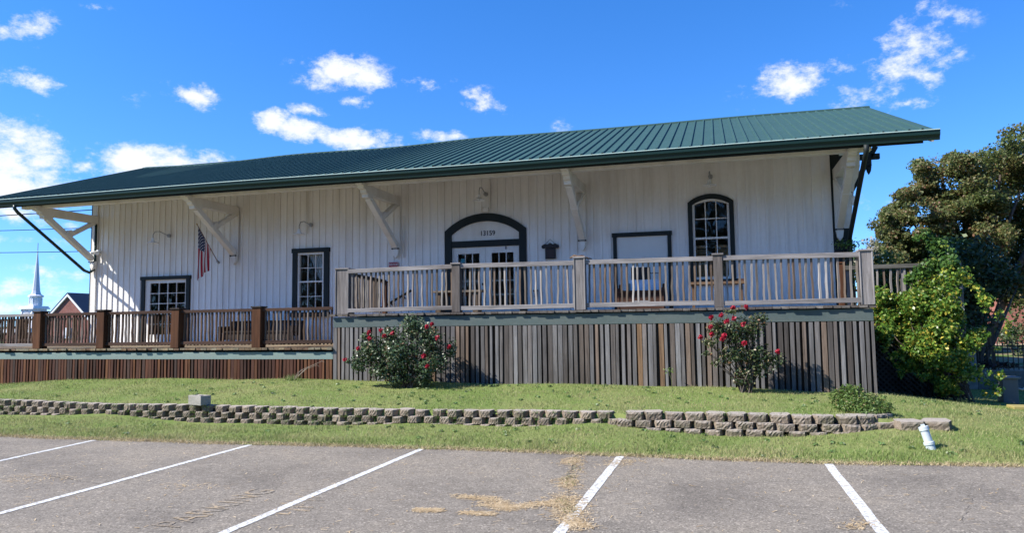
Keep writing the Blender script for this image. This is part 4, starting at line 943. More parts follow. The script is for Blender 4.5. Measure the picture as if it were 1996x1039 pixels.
# low shrub behind the right wall
b3 = Vector((1.93, 11.75, .3)); t = empty('low_shrub', b3, 'low spreading green shrub behind the right end of the retaining wall', 'shrub')
cl = []
for (px, py, y, rx, rz, n) in [(1665, 778, 11.75, .2, .15, 1100), (1690, 790, 11.6, .26, .12, 1300), (1635, 780, 11.8, .13, .13, 500), (1720, 798, 11.5, .14, .09, 500), (1660, 762, 11.8, .12, .07, 380), (1650, 798, 11.5, .15, .1, 500), (1690, 804, 11.35, .2, .08, 500)]:
    c = at(px, py, y); cl.append((c.x, y, c.z+.02, rx*1.12, rx, rz*1.15, n*1.3))
v, q = leaf_cloud(cl, .036, .5, .6, .35); np_mesh('foliage', v, q, leaf_mat('shrub_leaves', [(0, (.05, .10, .02)), (.6, (.10, .17, .035)), (.88, (.16, .22, .055)), (1, (.2, .13, .05))], .3, .5), t)
st = MB()
for k in range(14):
    e = Vector((b3.x+random.uniform(-.35, .35), b3.y+random.uniform(-.2, .2), .6)); st.tube([b3, b3.lerp(e, .5), e], [.012, .009, .004], 5)
st.build('stems', BARK, t)
# vines over the ramp
vb = Vector((4.2, 15.6, .05)); t = empty('vine_thicket', vb, 'bright green vine thicket with yellow leaves smothering the lattice right of the deck', 'vines')
cl = []
for (px, py, y, rx, rz, n) in [(1840, 620, 15.7, .55, .55, 1500), (1800, 600, 16.0, .5, .4, 1100), (1750, 590, 16.2, .4, .33, 800), (1870, 660, 15.4, .45, .5, 1300), (1820, 680, 15.5, .45, .4, 1000), (1850, 560, 15.9, .5, .45, 1100), (1840, 500, 16.3, .4, .4, 700),
     (1830, 465, 16.4, .25, .25, 250), (1855, 720, 15.3, .3, .33, 700), (1770, 640, 16.2, .4, .35, 700), (1725, 610, 16.4, .25, .28, 350), (1890, 610, 15.4, .33, .3, 700), (1800, 540, 16.4, .3, .25, 400), (1870, 760, 15.3, .18, .15, 200), (1880, 520, 15.8, .28, .3, 350), (1715, 585, 16.4, .3, .3, 500), (1740, 650, 16.3, .35, .3, 600), (1790, 700, 15.9, .3, .3, 500), (1885, 700, 15.2, .22, .3, 400), (1905, 560, 15.6, .2, .2, 200)]:
    c = at(px, py, y); cl.append((c.x, y, c.z, rx, rx*.75, rz, n*1.15))
RV = random.Random(11); fine = []; upper = []
for (x, y, z, rx, ry, rz, n) in cl:
    for k in range(7):
        q = (x+RV.gauss(0, .4)*rx-.1-.16*max(0, min(1, (x-3.9))), y+RV.gauss(0, .45)*ry, z+RV.gauss(0, .5)*rz); k_ = RV.uniform(.3, .55)
        (upper if q[2] > 2.55+RV.uniform(-.2, .2) else fine).append(q+(rx*k_*1.15, ry*k_, rz*k_, n/5.2))
for k in range(16):                           # trailing shoots
    a_ = RV.uniform(2.9, 5.0); z0 = RV.uniform(.5, 2.4)
    for m_ in range(5): fine.append((a_+m_*RV.uniform(-.03, .06), 15.2+RV.uniform(-.2, .4), z0-m_*.09, .08, .07, .07, 14))
v, q = leaf_cloud([f[:6]+(f[6]*1.5,) for f in fine], .072, .66, .3, .2)
np_mesh('foliage', v, q, leaf_mat('vine_leaves', [(0, (.04, .10, .016)), (.4, (.095, .19, .03)), (.72, (.20, .30, .045)), (.88, (.52, .50, .09)), (1, (.62, .42, .07))], .4, .35, (.8, (.07, .16, .025), .5)), t)
v, q = leaf_cloud(upper, .085, .66, .3, .2)
np_mesh('upper_foliage', v, q, leaf_mat('upper_vine_leaves', [(0, (.03, .075, .015)), (.6, (.07, .15, .03)), (.95, (.13, .22, .05)), (1, (.4, .36, .06))], .35, .4), t)
st = MB()
for k in range(34):
    c = random.choice(fine[:90]); e = Vector((c[0], c[1]+.1, c[2])); m_ = vb.lerp(e, .5)+Vector((random.uniform(-.3, .3), random.uniform(-.1, .3), .3))
    st.tube([vb+Vector((random.uniform(-.5, .4), random.uniform(-.1, .5), 0)), m_, e], [.014, .01, .004], 5)
st.build('stems', BARK, t)
# sprigs at the right deck corner and a dry stalk by the lower skirt
t = empty('deck_ivy', (2.5, 17.6, ZU), 'green ivy sprigs climbing the deck corner behind the right end post', 'vines')
cl = [(2.75, 17.5, 3.35, .3, .2, .12, 120), (2.7, 17.3, 2.6, .22, .2, .2, 90), (2.68, 17.2, 2.1, .2, .2, .12, 90), (2.9, 17.5, 3.0, .2, .2, .4, 120)]
v, q = leaf_cloud(cl, .075, .6, .4, .2); np_mesh('foliage', v, q, leaf_mat('ivy_leaves', [(0, (.04, .09, .02)), (1, (.12, .2, .04))], .3, .45), t)
st = MB(); st.tube([(2.75, 17.6, ZU), (2.7, 17.4, 2.6), (2.8, 17.5, 3.4)], [.012, .009, .004], 5); st.build('stems', BARK, t)
p0 = at(572, 738, 13.7); p0.z = hz(p0.x, 13.7); t = empty('weed_plant', p0, 'dry arching weed stalk against the lower deck skirt', 'weed'); st = MB()
for px, py in ((628, 704), (600, 716), (618, 712), (590, 722)):
    e = at(px, py, 13.75); st.tube([p0, p0.lerp(e, .5)+Vector((0, 0, .07)), e, e+Vector((.05, 0, -.03))], [.006, .005, .003, .002], 5)
st.build('stems', flat('dry_stalk', (.3, .25, .2), .9), t)
n = 140; v, q = blades(rng.normal(p0.x-.02, .1, n), rng.normal(13.7, .06, n), np.full(n, p0.z), rng.uniform(.05, .16, n), rng.uniform(.008, .014, n), rng.uniform(.2, .8, n)); np_mesh('foliage', v, q, leaf_mat('weed_blades', [(0, (.12, .2, .05)), (1, (.25, .27, .1))], .3, .6), t)
p0 = at(1310, 752, 13.75); p0.z = hz(p0.x, 13.75); t = empty('weed_plant', p0, 'small green weed sprig against the upper deck skirt', 'weed')
e = at(1304, 726, 13.75); MB().tube([p0, p0.lerp(e, .5)+Vector((.02, 0, 0)), e], [.005, .004, .002], 5).build('stems', flat('weed_stem', (.12, .14, .05), .9), t)
v, q = leaf_cloud([(e.x, 13.75, e.z+.03, .1, .05, .06, 26)], .06, .35, .4, .1); np_mesh('foliage', v, q, leaf_mat('weed_leaves', [(0, (.1, .17, .05)), (1, (.18, .24, .08))], .3, .6), t)
joint_grass()
# trees
def tree(name, base, trunks, blobs, size, mat, label, group=None, dens=1.0, bark=BARK):
    t = empty(name, base, label, 'tree', group); tk = MB()
    for pts, r0 in trunks:
        pts = [Vector(p) for p in pts]; n = len(pts); tk.tube(pts, [r0*(1-.8*i/(n-1)) for i in range(n)], 8)
    tk.build('trunk', bark, t, smooth=True)
    v, q = leaf_cloud([(a, b, c, d, e, f, n*dens) for a, b, c, d, e, f, n in blobs], size, .7, .3, .35); np_mesh('crown', v, q, mat, t); return t
TY = 32.0
def big_tree():
    R = random.Random(5); blobs = []; spec = [(1950, 275, 70, 45), (1985, 330, 70, 60), (1880, 305, 60, 45), (1825, 300, 42, 40), (1840, 350, 60, 40), (1790, 350, 36, 30), (1800, 400, 60, 45), (1755, 400, 40, 38), (1745, 440, 30, 38), (1870, 400, 55, 45), (1930, 380, 60, 50), (1990, 420, 60, 60),
        (1760, 480, 45, 40), (1820, 470, 60, 45), (1740, 520, 36, 45), (1880, 470, 50, 45), (1940, 470, 35, 40), (1780, 540, 60, 50), (1840, 540, 60, 50), (1990, 510, 50, 60), (1740, 570, 35, 40), (1900, 540, 55, 50), (2060, 380, 90, 110), (2060, 540, 90, 110), (1960, 560, 50, 50), (2150, 450, 90, 130), (1738, 600, 34, 40), (1770, 600, 50, 50), (1725, 540, 24, 36), (1735, 480, 26, 34), (1712, 590, 20, 30), (1830, 600, 60, 50)]
    for px, py, rx, rz in spec:
        py += max(0, (470-py))*.2
        if py < 420: rz *= .8
        c = at(px, py, TY+R.uniform(-1.5, 1.5)); k = .0186
        blobs.append((c.x, c.y, c.z, rx*k*.95, 1.1, rz*k*.95, 850))
        for j in range(9):                    # small leaf clumps with sky between them
            ox, oz = R.gauss(0, .52), R.gauss(0, .52); r = R.uniform(.26, .48); q = c+Vector((ox*rx*k, R.uniform(-1.4, 1.4), oz*rz*k))
            blobs.append((q.x, q.y, q.z, rx*k*r*1.1, .7, rz*k*r*.95, 620))
    b = at(1900, 660, TY); b.z = -.05; tr = []
    for px, py, r in ((1835, 345, .16), (1880, 350, .2), (1950, 340, .22), (1990, 370, .16), (1770, 420, .13), (1820, 430, .14), (1930, 420, .14), (2050, 380, .2), (1740, 470, .1), (1900, 440, .12)):
        e = at(px, py, TY+R.uniform(-.8, .8)); s = b+Vector((R.uniform(-.35, .35), R.uniform(-.3, .3), 0)); m1 = s.lerp(e, .35)+Vector((R.uniform(-.2, .2), 0, .6)); m2 = s.lerp(e, .7)+Vector((R.uniform(-.2, .2), 0, .3)); tr.append(([s, m1, m2, e], r))
    mat = leaf_mat('maple_leaves', [(0, (.075, .095, .03)), (.4, (.12, .14, .042)), (.66, (.165, .15, .05)), (.86, (.20, .13, .058)), (1, (.21, .085, .055))], .4, .5, (.45, (.095, .14, .035), .75))
    tree('maple_tree', b, tr, blobs, .11, mat, 'tall multi-stemmed maple turning brown-red right of the depot', None, .95)
big_tree()
def bush_tree(name, label, Y, blobs, size, mat, base_px, group=None, tr=.08):
    k = Y*1.02/FPX; bl = []
    for px, py, rx, rz, n in blobs:
        c = at(px, py, Y)
        for j in range(4): bl.append((c.x+random.gauss(0, .4)*rx*k, Y+random.uniform(-.5, .5), c.z+random.gauss(0, .4)*rz*k, rx*k*.6, .6, rz*k*.55, n/4))
    b = at(base_px[0], base_px[1], Y); b.z = -.04; trs = [([b, b.lerp(Vector(x[:3]), .6), Vector(x[:3])], tr) for x in bl[::4]]
    return tree(name, b, trs, bl, size, mat, label, group)
GRN1 = leaf_mat('mid_green_leaves', [(0, (.035, .07, .018)), (.6, (.07, .12, .03)), (1, (.13, .15, .05))], .3, .5)
DARKG = leaf_mat('dark_evergreen_leaves', [(0, (.022, .042, .014)), (.7, (.045, .075, .024)), (1, (.09, .10, .04))], .15, .5)
YELG = leaf_mat('yellow_leaves', [(0, (.2, .2, .03)), (.5, (.35, .3, .04)), (1, (.12, .15, .03))], .35, .5)
PALEG = leaf_mat('pale_seedhead_leaves', [(0, (.2, .19, .13)), (.6, (.32, .29, .22)), (1, (.12, .14, .06))], .3, .6)
bush_tree('leafy_tree', 'mid green broadleaf tree behind the vines and ramp railing', 24, [(1760, 560, 55, 50, 900), (1720, 560, 40, 50, 500), (1850, 520, 60, 50, 900), (1800, 620, 60, 60, 800), (1710, 620, 40, 60, 500), (1870, 580, 45, 60, 600)], .15, GRN1, (1790, 680))
bush_tree('dark_evergreen', 'dark shaded evergreen right of the vine thicket', 23, [(1905, 560, 32, 40, 800), (1940, 530, 45, 40, 700), (1890, 610, 28, 40, 500), (1930, 585, 24, 24, 350), (1900, 500, 40, 40, 500)], .13, DARKG, (1900, 690))
bush_tree('leafy_tree', 'sunlit green tree at the right edge behind the brick house', 38, [(1985, 560, 26, 40, 700), (2010, 520, 60, 60, 700), (2030, 600, 50, 60, 700)], .2, GRN1, (2020, 660))
bush_tree('yellow_shrub', 'yellow-leafed shrub just past the right corner post of the deck', 26, [(1718, 540, 22, 30, 400), (1735, 510, 14, 18, 120), (1700, 590, 22, 30, 200)], .12, YELG, (1715, 650), None, .03)
bush_tree('pale_shrub', 'pale feathery shrub on the skyline behind the right deck railing', 40, [(1690, 480, 26, 16, 350), (1670, 500, 20, 20, 250), (1710, 490, 16, 22, 200)], .16, PALEG, (1690, 640), None, .05)
bush_tree('leafy_tree', 'green bushes low on the skyline behind the right end railing', 42, [(1660, 510, 18, 14, 300), (1690, 530, 40, 30, 500)], .2, GRN1, (1670, 640), None, .1)
bush_tree('round_hedge', 'dark green clipped hedge beyond the iron fence', 29, [(1985, 655, 24, 22, 700), (2010, 655, 24, 26, 500)], .1, DARKG, (1988, 690), None, .05)
bush_tree('red_shrub', 'low dark red-leafed shrub beside the iron fence post', 20.6, [(1932, 706, 14, 10, 500), (1942, 710, 13, 8, 300)], .07, leaf_mat('dark_red_leaves', [(0, (.02, .015, .012)), (.7, (.05, .02, .018)), (1, (.04, .05, .02))], .15, .6), (1934, 722), None, .02)
# ------------------------------------------------------------------ right background
def brick_mat(name, a, b, mortar, sc):
    t = NT(name); br = t.N('ShaderNodeTexBrick'); mp = t.N('ShaderNodeMapping'); mp.inputs['Rotation'].default_value = (math.pi/2, 0, 0); t.L(t.tc.outputs['Object'], mp.inputs[0]); t.L(mp.outputs[0], br.inputs['Vector'])
    br.inputs['Scale'].default_value = sc; br.inputs['Color1'].default_value = (*a, 1); br.inputs['Color2'].default_value = (*b, 1); br.inputs['Mortar'].default_value = (*mortar, 1); br.inputs['Mortar Size'].default_value = .012
    n = t.noise(t.vec(), 1.5, 4, .6); t.col(t.mix(1.0, br.outputs[0], t.ramp(n, [(.3, (.8,)*3), (.7, (1.15,)*3)]), 'MULTIPLY')).rough(.9, .15); return t.m
BRICK = brick_mat('red_brick', (.26, .085, .06), (.32, .12, .085), (.3, .25, .2), 4)
BRICKC = brick_mat('church_brick', (.20, .075, .06), (.25, .10, .08), (.28, .22, .19), 4)
CONC = block_mat('old_concrete', (.16, .155, .15), (.24, .235, .225), .35)
a = at(1906, 740, 20); cw = MB().box(a.x, 12, 20, 20.3, -.1, .45)
cw.build('curb_wall', CONC, None, bevel=.015, origin=Vector((8, 20, 0)), label='low shaded concrete curb wall carrying the black iron fence', cat='wall')
MB().add([(5.0, 20.3, .3), (30, 20.3, .3), (34, 40, .5), (8, 40, .5)], [(0, 1, 2, 3)]).build('bare_yard', (lambda t: (t.col(t.mix(t.ramp(t.noise(t.pos(), .5, 5, .65), [(.45, (0,)*3), (.6, (1,)*3)]), (.3, .22, .15), (.08, .13, .035))), t.rough(.95, .1), t.m)[-1])(NT('yard_soil')), fix=False, kind='structure')
fe = empty('iron_fence', (7, 20.15, .45), 'black iron picket fence standing on the low curb wall at the right edge', 'fence')
MB().box(a.x, 12, 20.13, 20.17, 1.0, 1.03).build('rail', IRON, fe); MB().box(a.x, 12, 20.13, 20.17, .93, .955).build('rail', IRON, fe); MB().box(a.x, 12, 20.13, 20.17, .5, .525).build('rail', IRON, fe)
x = a.x+.08
while x < 9: MB().tube([(x, 20.15, .45), (x, 20.15, 1.12), (x, 20.15, 1.17)], [.011, .011, .002], 6).build('picket', IRON, fe); x += .105
p = at(1936, 690, 20.1); MB().box(p.x-.035, p.x+.035, 20.06, 20.128, .45, 1.45).build('post', IRON, fe)
st = empty('stone_pillar', (5.75, 20.05, 0), 'shaded block pillar at the near end of the iron fence, behind the vines', 'pillar')
MB().box(5.55, 5.86, 19.9, 20.2, 0, 1.25).build('shaft', CONC, st, bevel=.02); MB().box(5.5, 5.9, 19.86, 20.24, 1.252, 1.33).build('cap', CONC, st, bevel=.02)
pd = empty('utility_pedestal', (5.2, 16, -.1), 'dark grey utility pedestal in the shaded grass near the right edge', 'utility box')
q0 = at(1957, 795, 16); MB().box(q0.x, q0.x+.26, 16, 16.3, -.1, .53).build('cabinet', flat('grey_metal_box', (.11, .115, .125), .5), pd, bevel=.01)
MB().box(q0.x-.04, q0.x+.3, 15.96, 16.34, .532, .57).build('lid', flat('grey_metal_lid', (.15, .155, .165), .5), pd, bevel=.008)
MB().tube([(q0.x+.26, 16.1, .35), (q0.x+.36, 16.1, .32), (q0.x+.45, 16.1, .4), (q0.x+.8, 16.1, .42)], .022, 8).build('conduit', GALV, pd, smooth=True)
yb = at(1990, 808, 14.6); MB().box(yb.x-.1, yb.x+.3, 14.6, 14.95, -.1, yb.z+.13).build('yellow_block', flat('yellow_paint', (.28, .23, .08), .8), None, bevel=.012, origin=Vector((yb.x, 14.6, 0)), label='pale yellow painted concrete block cut off by the right edge', cat='block')
bh = empty('brick_house', (14, 46, 0), 'red brick house mostly hidden under the maple at the right', 'house')
h0, h1 = at(1957, 600, 46), at(1985, 600, 46)
m = MB().box(h0.x, h0.x+9, 46, 53, 0, 3.4); m.build('wall', BRICK, bh)
MB().prism([(45.6, 3.4), (53.4, 3.4), (49.5, 5.2)], 'x', h0.x-.4, h0.x+9.4).build('roof', flat('grey_shingles', (.06, .055, .055), .9, .1), bh)
for k in range(3):
    wn = MB().box(h0.x+1.4+k*2.6, h0.x+2.5+k*2.6, 45.93, 45.99, 1.0, 2.6).build('window', WTRIM, bh)
    MB().box(h0.x+1.5+k*2.6, h0.x+2.4+k*2.6, 45.91, 45.929, 1.1, 2.5).build('pane', flat('dark_pane', (.02, .02, .025), .1, .5), wn)
# ------------------------------------------------------------------ left background: church, brick hall, wires, wood
CY = 85.0; kx = lambda px, py: at(px, py, CY)
c0 = kx(67, 640); ch = empty('church', (c0.x, CY, 0), 'distant brick church with a tall white wooden steeple, far left', 'church')
cx = kx(67, 590).x; WS = paint('white_steeple', (.74, .75, .77), .5, .05, 1, (.5, .5, .5), .1)
def lv(y): return at(67, y, CY).z
HX = .088*14.2
h = lv(606); m = MB().box(cx-1.12, cx+1.12, CY-1.12, CY+1.12, lv(640), lv(603)); tb = m.build('tower_base', WS, ch)
MB().box(cx-1.42, cx+1.42, CY-1.42, CY+1.42, lv(603), lv(600)).box(cx-1.28, cx+1.28, CY-1.28, CY+1.28, lv(600)+.002, lv(597)).build('cornice', WS, tb)
ar = MB(); n = 10; r = .42; zc = lv(612)
ar.prism([(cx-r, zc-1.2), (cx+r, zc-1.2)]+[(cx+r*math.cos(math.pi*i/n), zc+r*math.sin(math.pi*i/n)) for i in range(n+1)], 'y', CY-1.18, CY-1.125); ar.build('arched_louver', flat('louver_grey', (.4, .42, .47), .7), tb)
for s in (-1, 1): MB().box(cx+s*.95-.1, cx+s*.95+.1, CY-1.22, CY-1.13, lv(640), lv(604)).build('pilaster', WS, tb)
oc = MB(); oc.lathe([(.8, lv(597)+.002), (.8, lv(580)), (1.0, lv(579)), (1.02, lv(577)), (.8, lv(575))], (cx+.25, CY, 0), 8); oc.build('belfry', WS, ch)
for k in range(8):
    an = math.pi/8+k*math.pi/4; MB().tube([(cx+.25+.8*math.cos(an), CY+.8*math.sin(an), lv(595)), (cx+.25+.8*math.cos(an), CY+.8*math.sin(an), lv(581))], .09, 6).build('belfry_post', WS, ch)
MB().lathe([(.72, lv(575)+.003), (.6, lv(572)), (.5, lv(567)), (.45, lv(560)), (.06, lv(492)), (.02, lv(488))], (cx+.25, CY, 0), 8).build('spire', paint('spire_metal', (.5, .54, .62), .45, .05, 1, (.4, .4, .4), .1), ch)
MB().tube([(cx+.25, CY, lv(489)), (cx+.25, CY, lv(474))], .05, 6).build('finial', GALV, ch)
bx0, bx1 = kx(92, 650).x-6, kx(160, 650).x+10
MB().box(cx-4.2, cx+16, CY+2, CY+20, 0, lv(632)).build('wall', BRICKC, ch); MB().box(cx-2.4, cx+2.4, CY-2.5, CY+1.99, 0, lv(640)-.002).build('wall', BRICKC, ch)
MB().box(cx-4.5, cx+16.3, CY+1.7, CY+1.98, lv(636), lv(630)).build('frieze', WS, ch); MB().box(cx-2.6, cx+2.6, CY-2.7, CY-2.51, lv(648), lv(641)).build('frieze', WS, ch)
MB().prism([(CY+1.4, lv(631)), (CY+20.5, lv(631)), (CY+11, lv(622))], 'x', cx-4.6, cx+16.4).build('roof', flat('church_roof', (.07, .07, .08), .9), ch)
for k in range(3): MB().box(cx+5+k*3.2, cx+6.1+k*3.2, CY+1.93, CY+1.99, lv(662), lv(644)).build('window', WS, ch)
HY = 60.0
bl, br_, pk = at(105, 612, HY), at(163, 612, HY), at(134, 573, HY); ez = bl.z; apx = pk.z
hb = empty('brick_hall', (pk.x, HY, 0), 'red brick gabled hall with white rake trim, left of the depot corner', 'building')
wd = (br_.x-bl.x)/2; ax = pk.x; ez2 = ez-.55; w2 = wd+.9
MB().prism([(ax-w2, 0), (ax+w2, 0), (ax+w2, ez2), (ax, apx-.14), (ax-w2, ez2)], 'y', HY, HY+16).build('gable_wall', BRICKC, hb)
rk = MB(); rs = (apx-ez2)/w2
for s in (-1, 1): rk.add([(ax, HY-.18, apx+.02), (ax+s*(w2+.3), HY-.18, ez2-.3*rs+.02), (ax+s*(w2+.3), HY-.18, ez2-.3*rs-.24), (ax, HY-.18, apx-.24), (ax, HY-.004, apx+.02), (ax+s*(w2+.3), HY-.004, ez2-.3*rs+.02), (ax+s*(w2+.3), HY-.004, ez2-.3*rs-.24), (ax, HY-.004, apx-.24)], [(0,1,2,3),(4,5,6,7),(0,1,5,4),(2,3,7,6),(1,2,6,5)])
rk.build('rake_trim', WS, hb)
rf = MB()
for s in (-1, 1):
    e = (ax+s*(w2+.35), ez2-.35*rs+.05); rf.add([(ax, HY-.2, apx+.05), (e[0], HY-.2, e[1]), (e[0], HY+16.3, e[1]), (ax, HY+16.3, apx+.05), (ax, HY-.2, apx+.13), (e[0], HY-.2, e[1]+.08), (e[0], HY+16.3, e[1]+.08), (ax, HY+16.3, apx+.13)], [(0,1,2,3),(4,5,6,7),(0,1,5,4),(1,2,6,5),(2,3,7,6)])
rf.build('roof', flat('slate_blue_roof', (.035, .05, .075), .7), hb)
gw = MB().box(ax-.5, ax+.5, HY-.05, HY-.004, .9, 2.0).build('window', WS, hb)
WOODL = leaf_mat('far_wood_leaves', [(0, (.03, .05, .03)), (.6, (.05, .08, .04)), (1, (.09, .11, .06))], .2, .7)
bl_ = []
for px in range(-120, 110, 7):
    c = at(px+random.uniform(-3, 3), 646+random.uniform(-4, 4), 110); bl_.append((c.x, 110+random.uniform(-4, 4), c.z-.3, 1.6, 1.6, 1.3, 130))
    bl_.append((c.x, 110, 1.2, 1.9, 1.6, 1.5, 130))
v, q = leaf_cloud(bl_, .5, .7, .3, .3); np_mesh('far_wood', v, q, WOODL, None, (-120, 110, 0), kind='stuff', label='dark line of distant trees low on the left horizon', cat='trees')
bl_ = []
for i in range(70):
    x = -75+i*2.1; hgt = 19+2.5*math.sin(i*1.7)+random.uniform(-1, 1.5); bl_.append((x, -46+random.uniform(-4, 4), hgt*.5, 2.6, 2.4, hgt*.5, 420))
v, q = leaf_cloud(bl_, .9, .7, .3, .3); np_mesh('far_wood', v, q, WOODL, None, (0, -46, 0), kind='stuff', label='dark wood across the street, mirrored in the depot window panes', cat='trees')
bl_ = []
for px in range(1640, 2150, 12):
    c = at(px, 612+random.uniform(-12, 10), 70); bl_.append((c.x, 70+random.uniform(-3, 3), c.z-.6, 1.6, 1.5, 1.3, 150)); bl_.append((c.x, 70, .9, 1.8, 1.6, 1.3, 120))
v, q = leaf_cloud(bl_, .4, .7, .3, .3); np_mesh('far_wood', v, q, WOODL, None, (20, 70, 0), kind='stuff', label='distant green trees low on the right horizon behind the maple', cat='trees')
for (p, q_, Y, lab) in [((-60, 425), (260, 403), 50, 'topmost dark utility wire crossing the sky behind the left bracket'), ((-60, 452), (260, 441), 54, 'faint middle utility wire left of the depot'), ((-60, 494), (260, 488), 54, 'lowest utility wire passing in front of the steeple')]:
    a = at(*p, Y); b = at(*q_, Y); L = b-a; a2 = a-L*.35; b2 = b+L*.8; pts = [a2.lerp(b2, i/16)+Vector((0, 0, -.25*(1-((i-8)/8)**2)*.5+.11)) for i in range(17)]
    MB().tube(pts, .04 if Y == 50 else .032, 5).build('utility_wire', flat('wire_black', (.01, .01, .01), .95, 0), None, origin=a2, label=lab, cat='wire')
# ------------------------------------------------------------------ things on the decks and the wall
# flag on its slanted pole
pa = Vector((-13.74, WY-.05, 3.57)); pb = at(384, 437, 16.85); fg = empty('wall_flag', pa, 'stars and stripes flag on a slanted pole by the second roof bracket', 'flag', None)
MB().tube([pa, pb], [.012, .01], 8).build('pole', flat('pole_wood', (.2, .11, .06), .5), fg); MB().lathe([(0, -.02), (.018, -.015), (.02, 0), (.012, .018), (0, .022)], pb, 10).build('finial', flat('gold_knob', (.4, .3, .1), .35, .5), fg, smooth=True)
MB().bar(pa+Vector((0, .05, -.03)), pa+Vector((0, -.03, .03)), .05, .05).build('holder', GALV, fg)
d = (pa-pb); t0, t1 = .05, .62; nu, nv = 40, 40; vs = []; uv = []
for j in range(nv+1):
    t = j/nv
    for i in range(nu+1):
        s = i/nu; p = pb+d*(t0+(t1-t0)*s); L = 1.5-.72*s
        gather = 1-.2*t**.8
        x = pb.x+d.x*t0+(p.x-(pb.x+d.x*t0))*gather+.03*t; z = p.z-L*t*(.9+.1*math.cos(s*3))+0.0
        y = p.y+.0+.05*math.sin(s*15+t*2)*(.25+t)+.02*math.sin(s*31)*t
        vs.append((x-.05*t*math.sin(t*2), y, z)); uv.append((s, t))
fs = [(j*(nu+1)+i, j*(nu+1)+i+1, (j+1)*(nu+1)+i+1, (j+1)*(nu+1)+i) for j in range(nv) for i in range(nu)]
fo = MB().add(vs, fs)
t = NT('flag_cloth'); u = t.N('ShaderNodeUVMap'); u.uv_map = 'UVMap'; sp = t.N('ShaderNodeSeparateXYZ'); t.L(u.outputs[0], sp.inputs[0]); su, sv = sp.outputs[0], sp.outputs[1]
strp = t.math('GREATER_THAN', t.math('MODULO', t.math('FLOOR', t.math('MULTIPLY', su, 13.0)), 2.0), .5)
c = t.mix(strp, (.40, .02, .035), (.72, .70, .68))
can = t.math('MULTIPLY', t.math('LESS_THAN', su, 7/13), t.math('LESS_THAN', sv, .4))
stx = t.math('ABSOLUTE', t.math('SUBTRACT', t.math('FRACT', t.math('MULTIPLY', su, 9*13/7)), .5)); sty = t.math('ABSOLUTE', t.math('SUBTRACT', t.math('FRACT', t.math('ADD', t.math('MULTIPLY', sv, 5.5/.4), t.math('MULTIPLY', t.math('MODULO', t.math('FLOOR', t.math('MULTIPLY', su, 9*13/7)), 2.0), .5))), .5))
star = t.math('LESS_THAN', t.math('ADD', stx, t.math('MULTIPLY', sty, .8)), .27)
c = t.mix(can, c, t.mix(star, (.016, .022, .075), (.72, .72, .72))); t.col(c).rough(.8, .1)
tr = t.N('ShaderNodeBsdfTranslucent'); t.L(c, tr.inputs[0]); ms = t.N('ShaderNodeMixShader'); ms.inputs[0].default_value = .3; t.L(t.b.outputs[0], ms.inputs[1]); t.L(tr.outputs[0], ms.inputs[2]); t.L(ms.outputs[0], t.out.inputs[0])
fo = fo.build('cloth', t.m, fg, smooth=True, fix=False); ul = fo.data.uv_layers.new(name='UVMap')
for lp in fo.data.loops: ul.data[lp.index].uv = uv[lp.vertex_index]
# red notice board
NZ = .04; ns = empty('notice_sign', (-8.27, WY-.06, 3.26), 'small red NOTICE sign on the wall under the third roof bracket', 'sign')
MB().box(-8.41, -8.13, WY-.075, WY-.06, 3.185+NZ, 3.335+NZ).build('board', REDP, ns, bevel=.003)
fr = frame(-8.405, -8.135, 3.19+NZ, 3.33+NZ, .006, WY-.078, WY-.0755); fr.build('border', ENAM, ns)
text_mesh('NOTICE', .082, 'lettering', ENAM, Matrix.Translation((-8.27, WY-.079, 3.262+NZ)) @ RX, ns, .002, .8)
# hanging sign with a scrolled top
hs = empty('hanging_sign', (-4.0, WY-.08, 3.29), 'dark wooden plaque with a scrolled top hanging right of the arched doors', 'sign')
MB().box(-4.13, -3.86, WY-.085, WY-.06, 3.30, 3.58).build('panel', flat('dark_plaque', (.022, .018, .018), .5), hs, bevel=.006)
MB().box(-4.095, -3.895, WY-.092, WY-.086, 3.335, 3.53).build('picture', flat('dark_plaque_picture', (.045, .028, .026), .5), hs)
sc = MB(); n = 28; top = []; bot = []
for i in range(n+1):
    u_ = -1+2*i/n; x = -3.995+u_*.205; zz = 3.625+.062*math.sqrt(max(0, 1-u_*u_*.98))*(1+.25*math.cos(u_*9)); top.append((x, zz)); bot.append((x, 3.61-.062*math.sqrt(max(0, 1-u_*u_))*(1+.2*math.cos(u_*7+1))-.02*u_*u_+.02))
sc.prism(top+bot[::-1], 'y', WY-.11, WY-.07); sc.build('scroll_crest', flat('dark_crest', (.028, .02, .018), .45), hs, bevel=.008)
for s in (-1, 1): MB().tube([(-3.995+s*.175, WY-.12, 3.61), (-3.995+s*.175, WY-.08, 3.61)], [.045, .05], 14).build('scroll_end', flat('dark_crest_end', (.02, .015, .014), .45), hs)
MB().tube([(-4.11, WY-.09, 3.68), (-4.0, WY-.07, 3.80), (-3.88, WY-.09, 3.68)], .005, 6).build('hanger', IRON, hs)
# driftwood on the post
pw = empty('driftwood', (-2.5, 14.05, 2.96), 'piece of brown driftwood lying across the middle deck post', 'driftwood')
MB().tube([at(1111, 503, 14.0), at(1119, 499, 14.03), at(1128, 501.5, 14.05), at(1138, 501, 14.06), at(1146, 503.5, 14.1), at(1154, 504.5, 14.14)], [.012, .026, .03, .024, .02, .008], 8).build('log', wood('driftwood', [(.16, .09, .055), (.2, .13, .08)], 'x'), pw, smooth=True)
MB().tube([at(1126, 500, 14.1), at(1134, 498.5, 14.1), at(1142, 501, 14.12)], [.012, .018, .01], 8).build('branch', BRWOOD, pw, smooth=True)
